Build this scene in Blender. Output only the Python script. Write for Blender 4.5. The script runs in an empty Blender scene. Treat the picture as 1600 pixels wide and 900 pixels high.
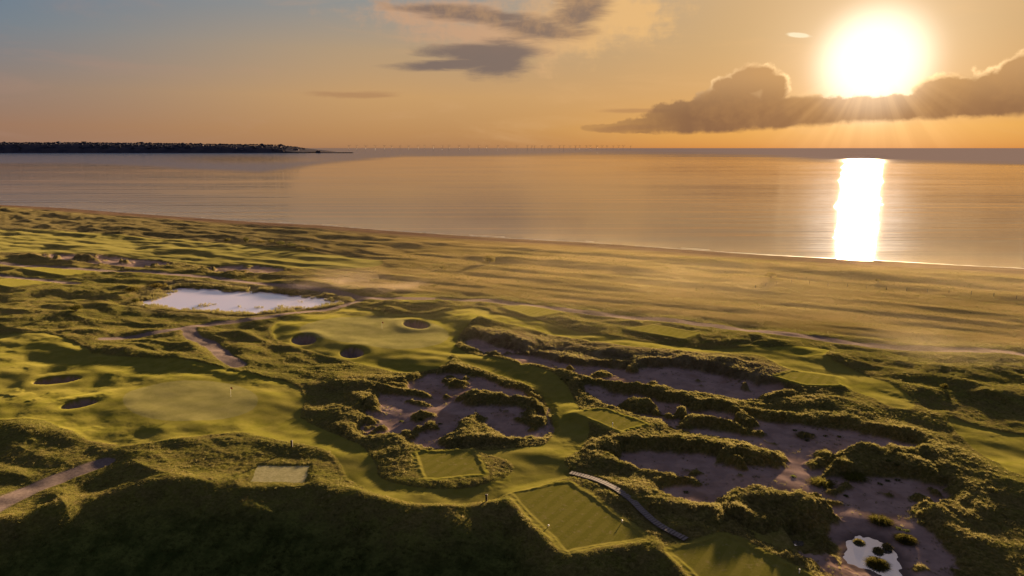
import bpy, math, random
import numpy as np

# ------------------------------------------------------------------ camera, light, exposure
SC = bpy.context.scene
COL = SC.collection
EXPO = 3.0
K = 1.0 / 2 ** EXPO                      # scene radiance of something shown at display value 1
CAM_H, LENS, TILT = 50.0, 24.0, 11.62    # metres, mm, degrees below the horizon
F = 1600 * LENS / 36.0
CT, ST = math.cos(math.radians(TILT)), math.sin(math.radians(TILT))

cam_data = bpy.data.cameras.new('camera')
cam = bpy.data.objects.new('camera', cam_data)
COL.objects.link(cam)
cam.location = (0, 0, CAM_H)
cam.rotation_euler = (math.radians(90 - TILT), 0, 0)
cam_data.lens = LENS
cam_data.sensor_width = 36
cam_data.clip_start = 1
cam_data.clip_end = 300000
SC.camera = cam

def ray(px, py):
    """direction of a point of the 1600 x 900 photograph"""
    u, v = (np.asarray(px, float) - 800) / F, (450 - np.asarray(py, float)) / F
    return u, CT + v * ST, -ST + v * CT

def ground(px, py, z=0.0):
    x, y, w = ray(px, py)
    t = (z - CAM_H) / w
    return x * t, y * t

def azel(px, py):
    x, y, w = ray(px, py)
    return math.degrees(math.atan2(x, y)), math.degrees(math.atan2(w, math.hypot(x, y)))

SUN_AZ, SUN_EL = azel(1365, 97)
SC.view_settings.view_transform = 'Standard'
SC.view_settings.look = 'None'
SC.view_settings.exposure = EXPO
SC.view_settings.gamma = 1.0
SC.cycles.use_denoising = True
SC.cycles.max_bounces = 6
SC.cycles.diffuse_bounces = 2
SC.cycles.glossy_bounces = 3
SC.cycles.transmission_bounces = 3
SC.cycles.volume_bounces = 0
SC.cycles.volume_step_rate = 2.0
SC.cycles.sample_clamp_indirect = 4.0

sun_data = bpy.data.lights.new('sun', 'SUN')
sun = bpy.data.objects.new('sun', sun_data)
COL.objects.link(sun)
sun_data.energy = 3.6
sun_data.angle = math.radians(2.2)
sun_data.color = (1.0, 0.70, 0.40)
sun.rotation_euler = (math.radians(90 - SUN_EL), 0, math.radians(180 - SUN_AZ))

def lin(r, g, b):
    f = lambda c: (c / 255 / 12.92) if c / 255 <= 0.04045 else ((c / 255 + 0.055) / 1.055) ** 2.4
    return (f(r), f(g), f(b))

# ------------------------------------------------------------------ a small node builder
class NB:
    def __init__(s, tree):
        s.t = tree; s.n = tree.nodes; s.l = tree.links
        s.n.clear()
    def node(s, kind, **kw):
        n = s.n.new(kind)
        for k, v in kw.items(): setattr(n, k, v)
        return n
    def put(s, sock, v):
        if isinstance(v, bpy.types.NodeSocket): s.l.new(v, sock)
        elif isinstance(v, (tuple, list)):
            v = tuple(v)
            if len(sock.default_value) == 4 and len(v) == 3: v = v + (1,)
            sock.default_value = v
        else: sock.default_value = v
    def m(s, op, a, b=None, c=None, clamp=False):
        n = s.node('ShaderNodeMath', operation=op, use_clamp=clamp)
        for i, v in enumerate((a, b, c)):
            if v is not None: s.put(n.inputs[i], v)
        return n.outputs[0]
    def add(s, a, b): return s.m('ADD', a, b)
    def sub(s, a, b): return s.m('SUBTRACT', a, b)
    def mul(s, a, b): return s.m('MULTIPLY', a, b)
    def sstep(s, v, a, b, x=0.0, y=1.0):
        n = s.node('ShaderNodeMapRange', interpolation_type='SMOOTHSTEP')
        for i, q in enumerate((v, a, b, x, y)): s.put(n.inputs[i], q)
        return n.outputs[0]
    def vm(s, op, a, b=None, scale=None):
        n = s.node('ShaderNodeVectorMath', operation=op)
        s.put(n.inputs[0], a)
        if b is not None: s.put(n.inputs[1], b)
        if scale is not None: s.put(n.inputs['Scale'], scale)
        return n.outputs['Value' if op in ('DOT_PRODUCT', 'LENGTH') else 'Vector']
    def mix(s, f, a, b, mode='MIX'):
        n = s.node('ShaderNodeMix', data_type='RGBA', blend_type=mode, clamp_factor=True)
        s.put(n.inputs[0], f); s.put(n.inputs[6], a); s.put(n.inputs[7], b)
        return n.outputs[2]
    def noise(s, vec, scale, detail=3.0, rough=0.55, dist=0.0, out=0, dim='3D'):
        n = s.node('ShaderNodeTexNoise', noise_dimensions=dim)
        if vec is not None: s.put(n.inputs['Vector'], vec)
        n.inputs['Scale'].default_value = scale; n.inputs['Detail'].default_value = detail
        n.inputs['Roughness'].default_value = rough; n.inputs['Distortion'].default_value = dist
        return n.outputs[out]
    def ramp(s, v, stops, interp='B_SPLINE'):
        n = s.node('ShaderNodeValToRGB'); r = n.color_ramp; r.interpolation = interp
        while len(r.elements) > 1: r.elements.remove(r.elements[-1])
        for i, (p, c) in enumerate(stops):
            e = r.elements[0] if i == 0 else r.elements.new(p)
            e.position = p; e.color = tuple(c) + (1,)
        s.put(n.inputs[0], v)
        return n.outputs[0]
    def comb(s, x, y, z):
        n = s.node('ShaderNodeCombineXYZ')
        for i, v in enumerate((x, y, z)): s.put(n.inputs[i], v)
        return n.outputs[0]
    def mapping(s, vec, loc=(0,0,0), rot=(0,0,0), scale=(1,1,1)):
        n = s.node('ShaderNodeMapping'); s.put(n.inputs[0], vec)
        n.inputs[1].default_value = loc; n.inputs[2].default_value = rot; n.inputs[3].default_value = scale
        return n.outputs[0]
    def attr(s, name, out='Fac'):
        return s.node('ShaderNodeAttribute', attribute_name=name).outputs[out]
    def bump(s, h, strength, dist, normal=None):
        n = s.node('ShaderNodeBump'); s.put(n.inputs['Height'], h)
        s.put(n.inputs['Strength'], strength); s.put(n.inputs['Distance'], dist)
        if normal is not None: s.put(n.inputs['Normal'], normal)
        return n.outputs[0]

# ------------------------------------------------------------------ the sky
def build_world():
    w = bpy.data.worlds.new('World'); SC.world = w; w.use_nodes = True
    b = NB(w.node_tree)
    D = b.node('ShaderNodeTexCoord').outputs['Generated']
    D = b.vm('NORMALIZE', D)
    sp = b.node('ShaderNodeSeparateXYZ'); b.put(sp.inputs[0], D)
    X, Y, Z = sp.outputs
    el = b.mul(b.m('ARCSINE', Z), 180 / math.pi)
    az = b.mul(b.m('ARCTAN2', X, Y), 180 / math.pi)
    sa, se = math.radians(SUN_AZ), math.radians(SUN_EL)
    S = (math.sin(sa) * math.cos(se), math.cos(sa) * math.cos(se), math.sin(se))
    dot = b.vm('DOT_PRODUCT', D, S)
    th = b.mul(b.m('ARCCOSINE', b.m('MINIMUM', dot, 0.999999)), 180 / math.pi)
    H = (math.sin(sa), math.cos(sa), 0)
    hd = b.vm('DOT_PRODUCT', b.vm('NORMALIZE', b.comb(X, Y, 0.0)), H)
    thh = b.mul(b.m('ARCCOSINE', b.m('MINIMUM', hd, 0.999999)), 180 / math.pi)
    e = b.m('DIVIDE', b.m('MAXIMUM', el, 0.0), 90.0, clamp=True)
    e = b.m('POWER', e, 0.5)
    P = lambda deg: (max(deg, 0) / 90) ** 0.5
    cool = b.ramp(e, [(P(0), lin(150,116,98)), (P(1.5), lin(156,120,98)), (P(4), lin(144,126,116)), (P(8), lin(110,128,142)),
                      (P(12), lin(98,122,146)), (P(20), lin(112,124,148)), (P(40), lin(104,114,142)), (1, lin(88,98,134))], 'LINEAR')
    mid = b.ramp(e, [(P(0), lin(172,124,86)), (P(1.2), lin(190,142,92)), (P(4), lin(202,158,106)), (P(7.5), lin(184,156,122)),
                     (P(12), lin(136,146,150)), (P(20), lin(134,134,146)), (P(40), lin(112,118,142)), (1, lin(90,99,134))], 'LINEAR')
    warm = b.ramp(e, [(P(0), lin(214,138,68)), (P(1.5), lin(230,168,84)), (P(4), lin(214,165,106)), (P(8), lin(205,167,118)),
                      (P(12), lin(206,170,124)), (P(20), lin(162,148,140)), (P(40), lin(118,120,142)), (1, lin(92,100,134))], 'LINEAR')
    col = b.mix(b.sstep(thh, 70, 34), cool, mid)
    col = b.mix(b.sstep(thh, 34, 6), col, warm)
    # the sky opposite the sunrise is dull and dark
    col = b.mix(b.sstep(thh, 75, 150), col, b.mix(e, lin(90,88,102), lin(84,92,124)))
    nz = b.mapping(D, scale=(3, 3, 16))
    streak = b.noise(nz, 1.6, 5, 0.6, 0.6)
    col = b.mix(b.mul(b.sstep(streak, 0.50, 0.75), 0.30), col, b.mix(b.sstep(thh, 60, 20), lin(176,140,122), lin(224,176,120)))
    # sun aureole
    def gl(width, amp, colr, p=2.0):
        g = b.m('EXPONENT', b.mul(b.m('POWER', b.m('DIVIDE', th, width), p), -1.0))
        return b.vm('SCALE', colr, scale=b.mul(g, amp))
    # distance to the sun squashed so the glow is as in the photograph
    col = b.vm('ADD', col, gl(9.0, 0.10, (1.0, 0.62, 0.22), 1.0))
    col = b.vm('ADD', col, gl(5.6, 0.32, (1.0, 0.88, 0.70)))
    # ---- clouds, placed by azimuth and elevation
    cv = b.comb(b.mul(az, 0.1), b.mul(el, 0.1), 0.0)
    n1 = b.sub(b.noise(cv, 5.5, 7, 0.62, 0.2), 0.5)
    sv = b.comb(b.mul(az, 0.035), b.mul(el, 0.22), 3.0)
    n2 = b.sub(b.noise(sv, 7.0, 6, 0.62, 0.5), 0.5)
    n3 = b.sub(b.noise(cv, 1.4, 3, 0.5), 0.5)
    def ell(x0, y0, rx, ry, rot=0.0):
        a0, e0 = azel(x0, y0); a1, _ = azel(x0 + rx, y0); _, e1 = azel(x0, y0 - ry)
        ra, re = abs(a1 - a0), abs(e1 - e0)
        da, de = b.sub(az, a0), b.sub(el, e0)
        c, s_ = math.cos(rot), math.sin(rot)
        u = b.add(b.mul(da, c), b.mul(de, s_)); v = b.sub(b.mul(de, c), b.mul(da, s_))
        q = b.add(b.m('POWER', b.m('ABSOLUTE', b.m('DIVIDE', u, ra)), 2.0), b.m('POWER', b.m('ABSOLUTE', b.m('DIVIDE', v, re)), 2.0))
        return b.sub(1.0, b.m('SQRT', q))
    def union(fs):
        r = fs[0]
        for f_ in fs[1:]: r = b.m('SMOOTH_MAX', r, f_, 0.10)
        return r
    # A: long wind-drawn cloud with a golden right end, B: the grey one under it, F: thin wisps
    fA = union([ell(745, 24, 125, 13, -0.08), ell(838, 44, 75, 20, -0.1), ell(905, 18, 50, 34, 0.5), ell(690, 14, 80, 8)])
    fB = union([ell(780, 92, 56, 30, 0.1), ell(712, 101, 90, 9, 0.04), ell(750, 82, 90, 15)])
    fG = union([ell(905, 25, 110, 60, 0.35), ell(700, 22, 130, 22), ell(800, 52, 150, 28), ell(1020, 14, 20, 10), ell(960, 25, 90, 42)])
    dA = b.add(fA, b.add(b.mul(n2, 1.6), b.mul(n1, 0.5)))
    dB = b.add(fB, b.add(b.mul(n2, 1.3), b.mul(n1, 0.35)))
    dG = b.add(fG, b.add(b.mul(n1, 1.9), b.mul(n2, 0.9)))
    col = b.mix(b.mul(b.sstep(dG, -0.45, 0.55), 0.80), col, b.mix(b.sstep(az, -4, 9), lin(206,162,126), lin(240,190,124)))
    col = b.mix(b.mul(b.sstep(dA, -0.40, 0.62), 0.90), col, b.mix(b.sstep(n1, -0.12, 0.15), lin(128,108,98), lin(168,134,104)))
    col = b.mix(b.mul(b.sstep(dB, -0.35, 0.50), 0.92), col, b.mix(b.sstep(el, 7, 10), lin(122,106,100), lin(140,116,100)))
    fF = union([ell(560, 148, 90, 7), ell(980, 200, 70, 7, 0.05), ell(1000, 173, 80, 5)])
    col = b.mix(b.mul(b.sstep(b.add(fF, b.mul(n2, 1.4)), 0.0, 0.7), 0.42), col, lin(156,112,84))
    # added pale cloud veil, unseen above the frame, that lifts the sky fill
    sheet = b.mul(b.mul(b.sstep(el, 10.5, 26.0), b.sstep(el, 75, 35)), b.sstep(b.m('ABSOLUTE', b.add(az, 30)), 95, 30))
    n5 = b.noise(b.mapping(D, scale=(2, 2, 7)), 2.2, 5, 0.6, 0.5)
    col = b.mix(b.mul(sheet, b.sstep(n5, 0.35, 0.65, 0.15, 0.80)), col, (0.60, 0.53, 0.60))
    # C: the cumulus bank under the sun, D: small bright puff
    fC = union([ell(1178, 126, 50, 30), ell(1207, 138, 30, 30), ell(1142, 138, 34, 22), ell(1140, 156, 62, 24), ell(1100, 178, 110, 24), ell(1240, 182, 190, 34), ell(1400, 172, 150, 26),
                ell(1560, 148, 150, 44), ell(1475, 146, 56, 34), ell(1600, 110, 46, 32), ell(1680, 140, 190, 60), ell(1080, 196, 150, 16), ell(990, 200, 90, 9)])
    n4 = b.sub(b.noise(cv, 9.0, 6, 0.55), 0.5)
    dC = b.add(fC, b.add(b.mul(n4, 0.80), b.mul(n1, 0.45)))
    base = b.add(b.sstep(az, 6, 36, 0.85, 2.05), b.add(b.mul(n1, 0.9), b.mul(n3, 0.6)))
    aC = b.mul(b.sstep(dC, -0.03, 0.16), b.sstep(b.sub(el, base), -0.15, 0.30))
    aC = b.mul(aC, b.sstep(az, 6.0, 15.0, 0.35, 1.0))
    low = b.sstep(el, 5.8, 2.2)
    body = b.mix(low, lin(198,152,102), lin(138,100,72))
    body = b.mix(b.sstep(thh, 4, 15), body, b.mix(low, lin(186,144,100), lin(128,94,72)))
    body = b.mix(b.mul(b.sstep(n1, -0.1, 0.25), 0.22), body, lin(204,152,94))
    rim = b.mul(b.sstep(dC, 0.34, 0.10), b.sstep(el, 3.4, 4.6))
    rim = b.mul(rim, b.sstep(b.add(n4, b.mul(n3, 0.8)), -0.22, 0.22, 0.15, 0.85))
    body = b.mix(b.mul(rim, b.sstep(th, 17, 4, 0.15, 0.95)), body, (1.7, 1.15, 0.58))
    body = b.vm('ADD', body, gl(4.0, 0.30, (1.0, 0.60, 0.20)))
    col = b.mix(b.mul(aC, 0.96), col, body)
    fD = ell(1250, 55, 24, 5, -0.15)
    col = b.mix(b.sstep(b.add(fD, b.mul(n1, 1.2)), 0.05, 0.5), col, (1.0, 0.83, 0.55))
    # slanting rays below the sun
    ang = b.m('ARCTAN2', b.sub(az, SUN_AZ), b.sub(SUN_EL + 0.6, el))
    rn = b.noise(b.comb(b.mul(ang, 2.2), 0.0, 7.0), 3.0, 3, 0.55)
    fan = b.mul(b.sstep(b.m('ABSOLUTE', ang), 1.35, 0.7), b.mul(b.sstep(el, SUN_EL - 0.6, SUN_EL - 2.2), b.sstep(th, 11, 2.5)))
    col = b.vm('ADD', col, b.vm('SCALE', (1.0, 0.62, 0.26), scale=b.mul(b.mul(b.sstep(rn, 0.36, 0.70), fan), 0.13)))
    # the blinding centre in front of it all
    core = gl(3.55, 0.85, (1.0, 0.96, 0.86), 4.0)
    col = b.vm('ADD', col, b.vm('SCALE', core, scale=b.sub(1.0, b.mul(aC, 0.62))))
    # physical sky, kept weak: it only tints the dome
    sky = b.node('ShaderNodeTexSky', sky_type='NISHITA', sun_disc=False, sun_elevation=math.radians(SUN_EL),
                 sun_rotation=math.radians(SUN_AZ), altitude=50, air_density=1.4, dust_density=3.0, ozone_density=1.5)
    bg = b.node('ShaderNodeBackground')
    custom = b.vm('SCALE', col, scale=K / 0.05 * 0.97)
    b.put(bg.inputs[0], b.vm('ADD', custom, b.vm('SCALE', sky.outputs[0], scale=0.004)))
    bg.inputs[1].default_value = 0.05
    out = b.node('ShaderNodeOutputWorld'); b.l.new(bg.outputs[0], out.inputs[0])
    w.cycles.sampling_method = 'MANUAL'; w.cycles.sample_map_resolution = 2048
build_world()

# ------------------------------------------------------------------ noise and plan shapes
def _hash(ix, iy, seed):
    h = (ix.astype(np.int64) * 374761393 + iy.astype(np.int64) * 668265263 + seed * 2147483647) & 0xffffffff
    h = ((h ^ (h >> 13)) * 1274126177) & 0xffffffff
    h = (h ^ (h >> 16)) & 0xffffffff
    return h.astype(np.float32) / np.float32(4294967295.0) * np.float32(2 * math.pi)
def gnoise(x, y, seed=0):
    x0 = np.floor(x); y0 = np.floor(y); fx = (x - x0).astype(np.float32); fy = (y - y0).astype(np.float32)
    u = fx * fx * fx * (fx * (fx * 6 - 15) + 10); v = fy * fy * fy * (fy * (fy * 6 - 15) + 10)
    def g(dx, dy):
        a = _hash(x0 + dx, y0 + dy, seed)
        return np.cos(a) * (fx - dx) + np.sin(a) * (fy - dy)
    a = g(0, 0) * (1 - u) + g(1, 0) * u; c = g(0, 1) * (1 - u) + g(1, 1) * u
    return (a * (1 - v) + c * v) * 1.5
def fbm(x, y, lam, octs=4, seed=0, gain=0.5):
    r = 0; a = 1.0; f = 1.0 / lam
    for i in range(octs):
        r = r + a * gnoise(x * f + 17.3 * i, y * f - 9.1 * i, seed + i); a *= gain; f *= 2.03
    return r
def ridged(x, y, lam, octs=3, seed=0):
    r = 0; a = 1.0; f = 1.0 / lam; t = 0
    for i in range(octs):
        r = r + a * (1 - np.abs(gnoise(x * f + 5.7 * i, y * f + 3.1 * i, seed + i)) * 1.6); t += a; a *= 0.5; f *= 2.1
    return r / t
def ss(v, a, b):
    t = np.clip((v - a) / (b - a), 0, 1); return t * t * (3 - 2 * t)
FAR = 1e3
def _seg(x, y, p, q):
    ex, ey = q[0] - p[0], q[1] - p[1]; L = ex * ex + ey * ey + 1e-9
    t = np.clip(((x - p[0]) * ex + (y - p[1]) * ey) / L, 0, 1)
    return np.hypot(x - p[0] - t * ex, y - p[1] - t * ey), t
def to_ground(pts, z=0.0):
    return [tuple(float(c) for c in ground(a, b_, z)) for a, b_ in pts]
def smooth_loop(p, closed=True, n=4):
    m = len(p); out = []
    rng = range(m if closed else m - 1)
    for i in rng:
        g = lambda k: p[k % m] if closed else p[min(max(k, 0), m - 1)]
        a, b_, c, d = g(i - 1), g(i), g(i + 1), g(i + 2)
        for k in range(n):
            t = k / n
            out.append(tuple(0.5 * ((2 * b_[j]) + (-a[j] + c[j]) * t + (2 * a[j] - 5 * b_[j] + 4 * c[j] - d[j]) * t * t
                                    + (-a[j] + 3 * b_[j] - 3 * c[j] + d[j]) * t ** 3) for j in (0, 1)))
    if not closed: out.append(p[-1])
    return out
def sdf_poly(x, y, P, margin=25.0):
    """signed distance, negative inside; FAR away it is only a large number"""
    xs = [p[0] for p in P]; ys = [p[1] for p in P]
    out = np.full(x.shape, FAR, np.float32)
    k = (x > min(xs) - margin) & (x < max(xs) + margin) & (y > min(ys) - margin) & (y < max(ys) + margin)
    if not k.any(): return out
    qx, qy = x[k], y[k]
    d = np.full(qx.shape, FAR); ins = np.zeros(qx.shape, bool)
    for i in range(len(P)):
        p, q = P[i], P[(i + 1) % len(P)]
        d = np.minimum(d, _seg(qx, qy, p, q)[0])
        c = (p[1] > qy) != (q[1] > qy)
        ins ^= c & (qx < (q[0] - p[0]) * (qy - p[1]) / ((q[1] - p[1]) or 1e-9) + p[0])
    out[k] = np.where(ins, -d, d)
    return out
def dist_line(x, y, P, margin=40.0):
    xs = [p[0] for p in P]; ys = [p[1] for p in P]
    out = np.full(x.shape, FAR, np.float32); tt = np.zeros(x.shape, np.float32)
    k = (x > min(xs) - margin) & (x < max(xs) + margin) & (y > min(ys) - margin) & (y < max(ys) + margin)
    if not k.any(): return out, tt
    qx, qy = x[k], y[k]; d = np.full(qx.shape, FAR); s = np.zeros(qx.shape)
    n = len(P) - 1
    for i in range(n):
        di, t = _seg(qx, qy, P[i], P[i + 1]); m = di < d
        d = np.where(m, di, d); s = np.where(m, (i + t) / n, s)
    out[k] = d; tt[k] = s
    return out, tt

# ------------------------------------------------------------------ the plan of the course (traced, laid out on the ground in metres)
SEA_Z = -4.0
SHORE_PX = [(0,320),(100,325),(200,333),(300,340),(400,347),(500,352),(600,360),(700,367),(800,373),(900,378),(1000,385),(1100,392),
            (1200,399),(1300,404),(1400,409),(1500,415),(1600,420)]
SHORE = to_ground(SHORE_PX, SEA_Z)
_a, _b = SHORE[0], SHORE[2]; _c, _d = SHORE[-3], SHORE[-1]
def _ext(p, q, L):
    l = math.hypot(p[0]-q[0], p[1]-q[1]); return (p[0] + (p[0]-q[0]) / l * L, p[1] + (p[1]-q[1]) / l * L)
SHORE = [_ext(_a, SHORE[3], 9000)] + SHORE + [_ext(_d, _c, 3000)]
def shore_side(x, y):
    """metres landward (+) or seaward (-) of the water's edge, measured along y/x mix"""
    sx = np.array([p[0] for p in SHORE]); sy = np.array([p[1] for p in SHORE])
    ys = np.interp(x, sx, sy)
    slope = (sy[-3] - sy[2]) / (sx[-3] - sx[2])
    return (ys - y) / math.hypot(1, slope)
_sl = (SHORE[-2][1] - SHORE[1][1]) / (SHORE[-2][0] - SHORE[1][0])
SHORE_ANG = math.atan(_sl)

def poly(pts, smooth=True, z=0.0, n=3):
    p = to_ground(pts, z)
    return smooth_loop(p, True, n) if smooth else p

MOWN = [poly(p) for p in [
    # left green and its surrounds, running into the corridor
    [(-160,520),(0,522),(70,522),(130,545),(150,556),(215,560),(300,568),(400,590),(455,600),(476,625),(470,650),(520,678),(560,695),(582,715),
     (590,742),(615,757),(660,765),(710,766),(760,758),(800,738),(797,722),(770,712),(745,706),(800,700),(850,694),(864,676),(860,642),(846,616),(810,594),
     (766,582),(725,570),(706,556),(700,572),(640,582),(590,574),(540,562),(490,548),(440,533),(424,512),(455,495),(520,488),(545,478),(600,492),
     (690,492),(740,482),(770,490),(735,508),(716,528),(714,545),(745,556),(800,568),(850,580),(884,602),(903,632),(912,650),(920,672),(914,696),
     (896,708),(882,722),(892,742),(860,756),(800,772),(760,782),(680,789),(620,784),(575,768),(545,745),(524,715),(495,700),(440,690),(390,680),
     (330,682),(250,693),(200,697),(140,688),(95,668),(40,656),(-160,640)],
    [(740,489),(800,494),(870,508),(930,522),(1000,533),(1080,542),(1160,546),(1290,546),(1288,560),(1340,580),(1400,605),(1430,635),(1400,640),
     (1340,612),(1270,592),(1215,572),(1180,556),(1080,551),(980,543),(900,528),(820,512),(745,500)],
    [(1480,655),(1530,668),(1600,680),(1800,700),(1800,790),(1600,748),(1560,728),(1510,690)],
    [(-200,352),(0,358),(120,362),(260,374),(400,384),(540,398),(598,408),(570,418),(470,419),(330,414),(270,408),(150,398),(0,395),(-200,390)],
]]
GREENS = [poly(p) for p in [
    [(192,628),(205,612),(250,601),(300,597),(350,600),(385,610),(403,625),(395,642),(360,655),(310,661),(255,660),(210,648)],
    [(470,512),(520,499),(600,497),(668,506),(700,520),(690,538),(640,548),(590,545),(530,535),(480,526)]]]
TEES = [  # corners, height above the surrounding ground, colour key
    ([(402,726),(484,726),(474,752),(392,751)], 0.25, 1),
    ([(655,709),(735,706),(752,740),(668,746)], 0.5, 0),
    ([(805,771),(889,756),(1000,838),(888,858)], 0.5, 0),
    ([(1055,863),(1132,840),(1262,905),(1120,925)], 0.5, 0),
    ([(902,647),(942,643),(1004,664),(972,675)], 1.0, 0),
    ([(985,515),(1022,510),(1088,522),(1066,529)], 0.8, 0),
    ([(1215,591),(1242,583),(1302,590),(1308,603),(1262,603)], 1.0, 0),
    ([(789,481),(820,478),(872,488),(834,495)], 0.8, 0),
    ([(38,420),(62,419),(146,426),(104,431)], 0.9, 0),
    ([(-20,441),(10,437),(74,443),(20,449)], 0.9, 0),
    ([(622,466),(640,461),(676,463),(668,470),(640,472)], 0.5, 0),
]
TEES = [(to_ground(p, 0.4), h, k) for p, h, k in TEES]
BUNKERS = [  # centre, half sizes in px, tilt
    ((88,593),(37,5.5),-0.10), ((124,632),(29,5.5),-0.18), ((650,509),(20,6.5),0.12), ((475,531),(19,7),0.0), ((550,551),(18,7.5),0.0)]
def _bunker(c, r, t):
    return [(c[0] + r[0]*math.cos(a)*math.cos(t) - r[1]*math.sin(a)*math.sin(t), c[1] + r[0]*math.cos(a)*math.sin(t) + r[1]*math.sin(a)) for a in np.linspace(0, 2*math.pi, 17)[:-1]]
BUNKERS = [poly(_bunker(*q), True, 0.0, 2) for q in BUNKERS]
SANDS = [poly(p, True, -0.8) for p in [
    [(578,640),(596,628),(600,612),(630,606),(655,598),(672,590),(700,588),(730,592),(760,600),(800,612),(820,618),(845,634),(848,660),(846,678),
     (800,690),(740,698),(700,702),(664,698),(648,685),(620,676),(588,682),(572,672),(590,660)],
    [(735,532),(765,540),(800,550),(850,562),(900,575),(950,576),(1000,580),(1060,580),(1130,590),(1190,604),(1230,612),(1220,622),(1150,622),(1090,614),
     (1040,606),(985,604),(930,597),(880,584),(830,572),(780,560),(740,548)],
    [(922,608),(960,616),(1040,628),(1090,642),(1150,652),(1230,665),(1310,672),(1380,686),(1425,698),(1400,705),(1330,702),(1260,712),
     (1262,735),(1330,728),(1420,735),(1450,750),(1470,775),(1430,795),(1428,815),(1462,850),(1480,880),(1470,930),(1330,930),(1290,890),(1215,850),
     (1160,820),(1130,792),(1080,785),(1042,778),(1050,768),(1110,762),(1080,745),(1020,735),(970,715),(985,708),(1060,712),(1130,725),(1190,738),
     (1235,730),(1240,712),(1180,694),(1100,682),(1060,668),(1030,656),(985,645),(945,630)],
    [(70,401),(150,402),(230,408),(268,414),(240,420),(180,416),(100,410)],
    [(320,419),(380,417),(436,420),(430,428),(360,428)],
    [(1255,688),(1300,684),(1380,694),(1330,702),(1270,702)],
]]
ISLES = [poly(p, True, 0.0) for p in [
    [(632,650),(650,644),(676,646),(682,653),(660,660),(638,659)],
    [(682,690),(700,672),(718,655),(735,647),(758,650),(770,664),(800,676),(850,682),(830,696),(760,700),(700,700)],
    [(718,628),(740,612),(775,612),(800,620),(846,624),(856,648),(820,640),(780,634),(735,636)],
    [(800,650),(850,648),(858,655),(848,662),(812,658)],
    [(566,604),(600,600),(640,604),(676,616),(660,622),(630,616),(590,614)],
    [(626,622),(655,622),(680,630),(676,635),(650,634)],
    [(555,628),(580,622),(592,632),(604,646),(570,640)],
    [(560,650),(585,648),(594,660),(570,664)],
    [(694,602),(712,596),(736,598),(730,606),(700,608)],
    [(962,622),(985,618),(1010,622),(1036,636),(1010,643),(970,638)],
    [(1055,655),(1066,645),(1090,645),(1130,654),(1170,664),(1200,672),(1180,678),(1140,672),(1090,668),(1060,666)],
    [(912,590),(935,576),(962,582),(950,590)],
    [(1115,790),(1130,768),(1165,760),(1220,768),(1260,780),(1310,796),(1328,812),(1300,820),(1318,838),(1310,856),(1270,862),(1220,845),(1150,822),(1118,806)],
    [(1272,742),(1300,705),(1335,692),(1370,700),(1420,712),(1470,730),(1500,760),(1440,748),(1380,738),(1310,738)],
    [(1278,762),(1300,752),(1325,745),(1346,755),(1325,762),(1300,769)],
    [(1180,620),(1210,606),(1260,614),(1240,626),(1200,628)],
    [(1405,785),(1430,775),(1470,790),(1520,830),(1520,870),(1480,850),(1430,812)],
    [(110,404),(140,402),(160,408),(130,410)],
]]
POND = poly([(220,475),(258,461),(276,452),(310,451),(350,455),(400,457),(460,462),(532,471),(516,478),(470,484),(420,489),(380,492),(330,488),(270,484),(235,480)], True, -1.0, 3)
PUDDLES = [poly(p, True, -1.3) for p in [
    [(1311,872),(1325,856),(1340,840),(1360,843),(1378,850),(1392,862),(1402,880),(1404,905),(1385,905),(1360,886),(1335,884)],
    [(1236,850),(1246,845),(1262,848),(1258,855),(1244,856)]]]
BENT2 = poly([(730,518),(850,522),(1000,540),(1130,556),(1245,588),(1190,606),(1100,586),(1000,572),(880,566),(780,550)], True, 0)
BENT = poly([(215,470),(240,448),(300,440),(380,444),(470,452),(550,462),(545,480),(470,492),(380,500),(300,494),(230,488)], True, -0.5)
PATHS = [(to_ground(p), w) for p, w in [
    ([(-150,400),(0,411),(80,418),(180,424),(300,431),(420,444),(520,456),(570,465),(640,468),(740,470),(800,475),(880,484),(1000,497),(1110,508),(1200,521),(1320,535),(1400,541),(1500,548),(1620,557),(1900,585)], 2.2),
    ([(570,465),(520,480),(440,493),(370,502),(320,508),(280,514),(220,523),(165,530)], 1.7),
    ([(295,512),(300,524),(325,535),(342,548),(352,560),(372,571)], 1.9),
    ([(-90,860),(-20,802),(40,766),(100,742),(157,722)], 2.0),
    ([(-80,428),(0,431),(70,438),(120,444)], 1.6)]]
PATHS = [(smooth_loop(p, False, 4), w) for p, w in PATHS]
BOARD = smooth_loop(to_ground([(893,738),(925,748),(955,763),(985,784),(1005,803),(1030,822),(1070,843)], 0.2), False, 4)
# crest behind which the near bank falls away from the sun, towards the camera
CREST = smooth_loop(to_ground([(-500,880),(-200,868),(0,822),(80,800),(170,775),(260,764),(380,760),(480,762),(545,775),(620,792),(700,797),(790,792),(815,815),
                   (850,848),(888,872),(950,865),(1020,862),(1050,885),(1080,920),(1150,960),(1400,1000),(2000,1010)], 0.3), False, 2)
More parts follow.
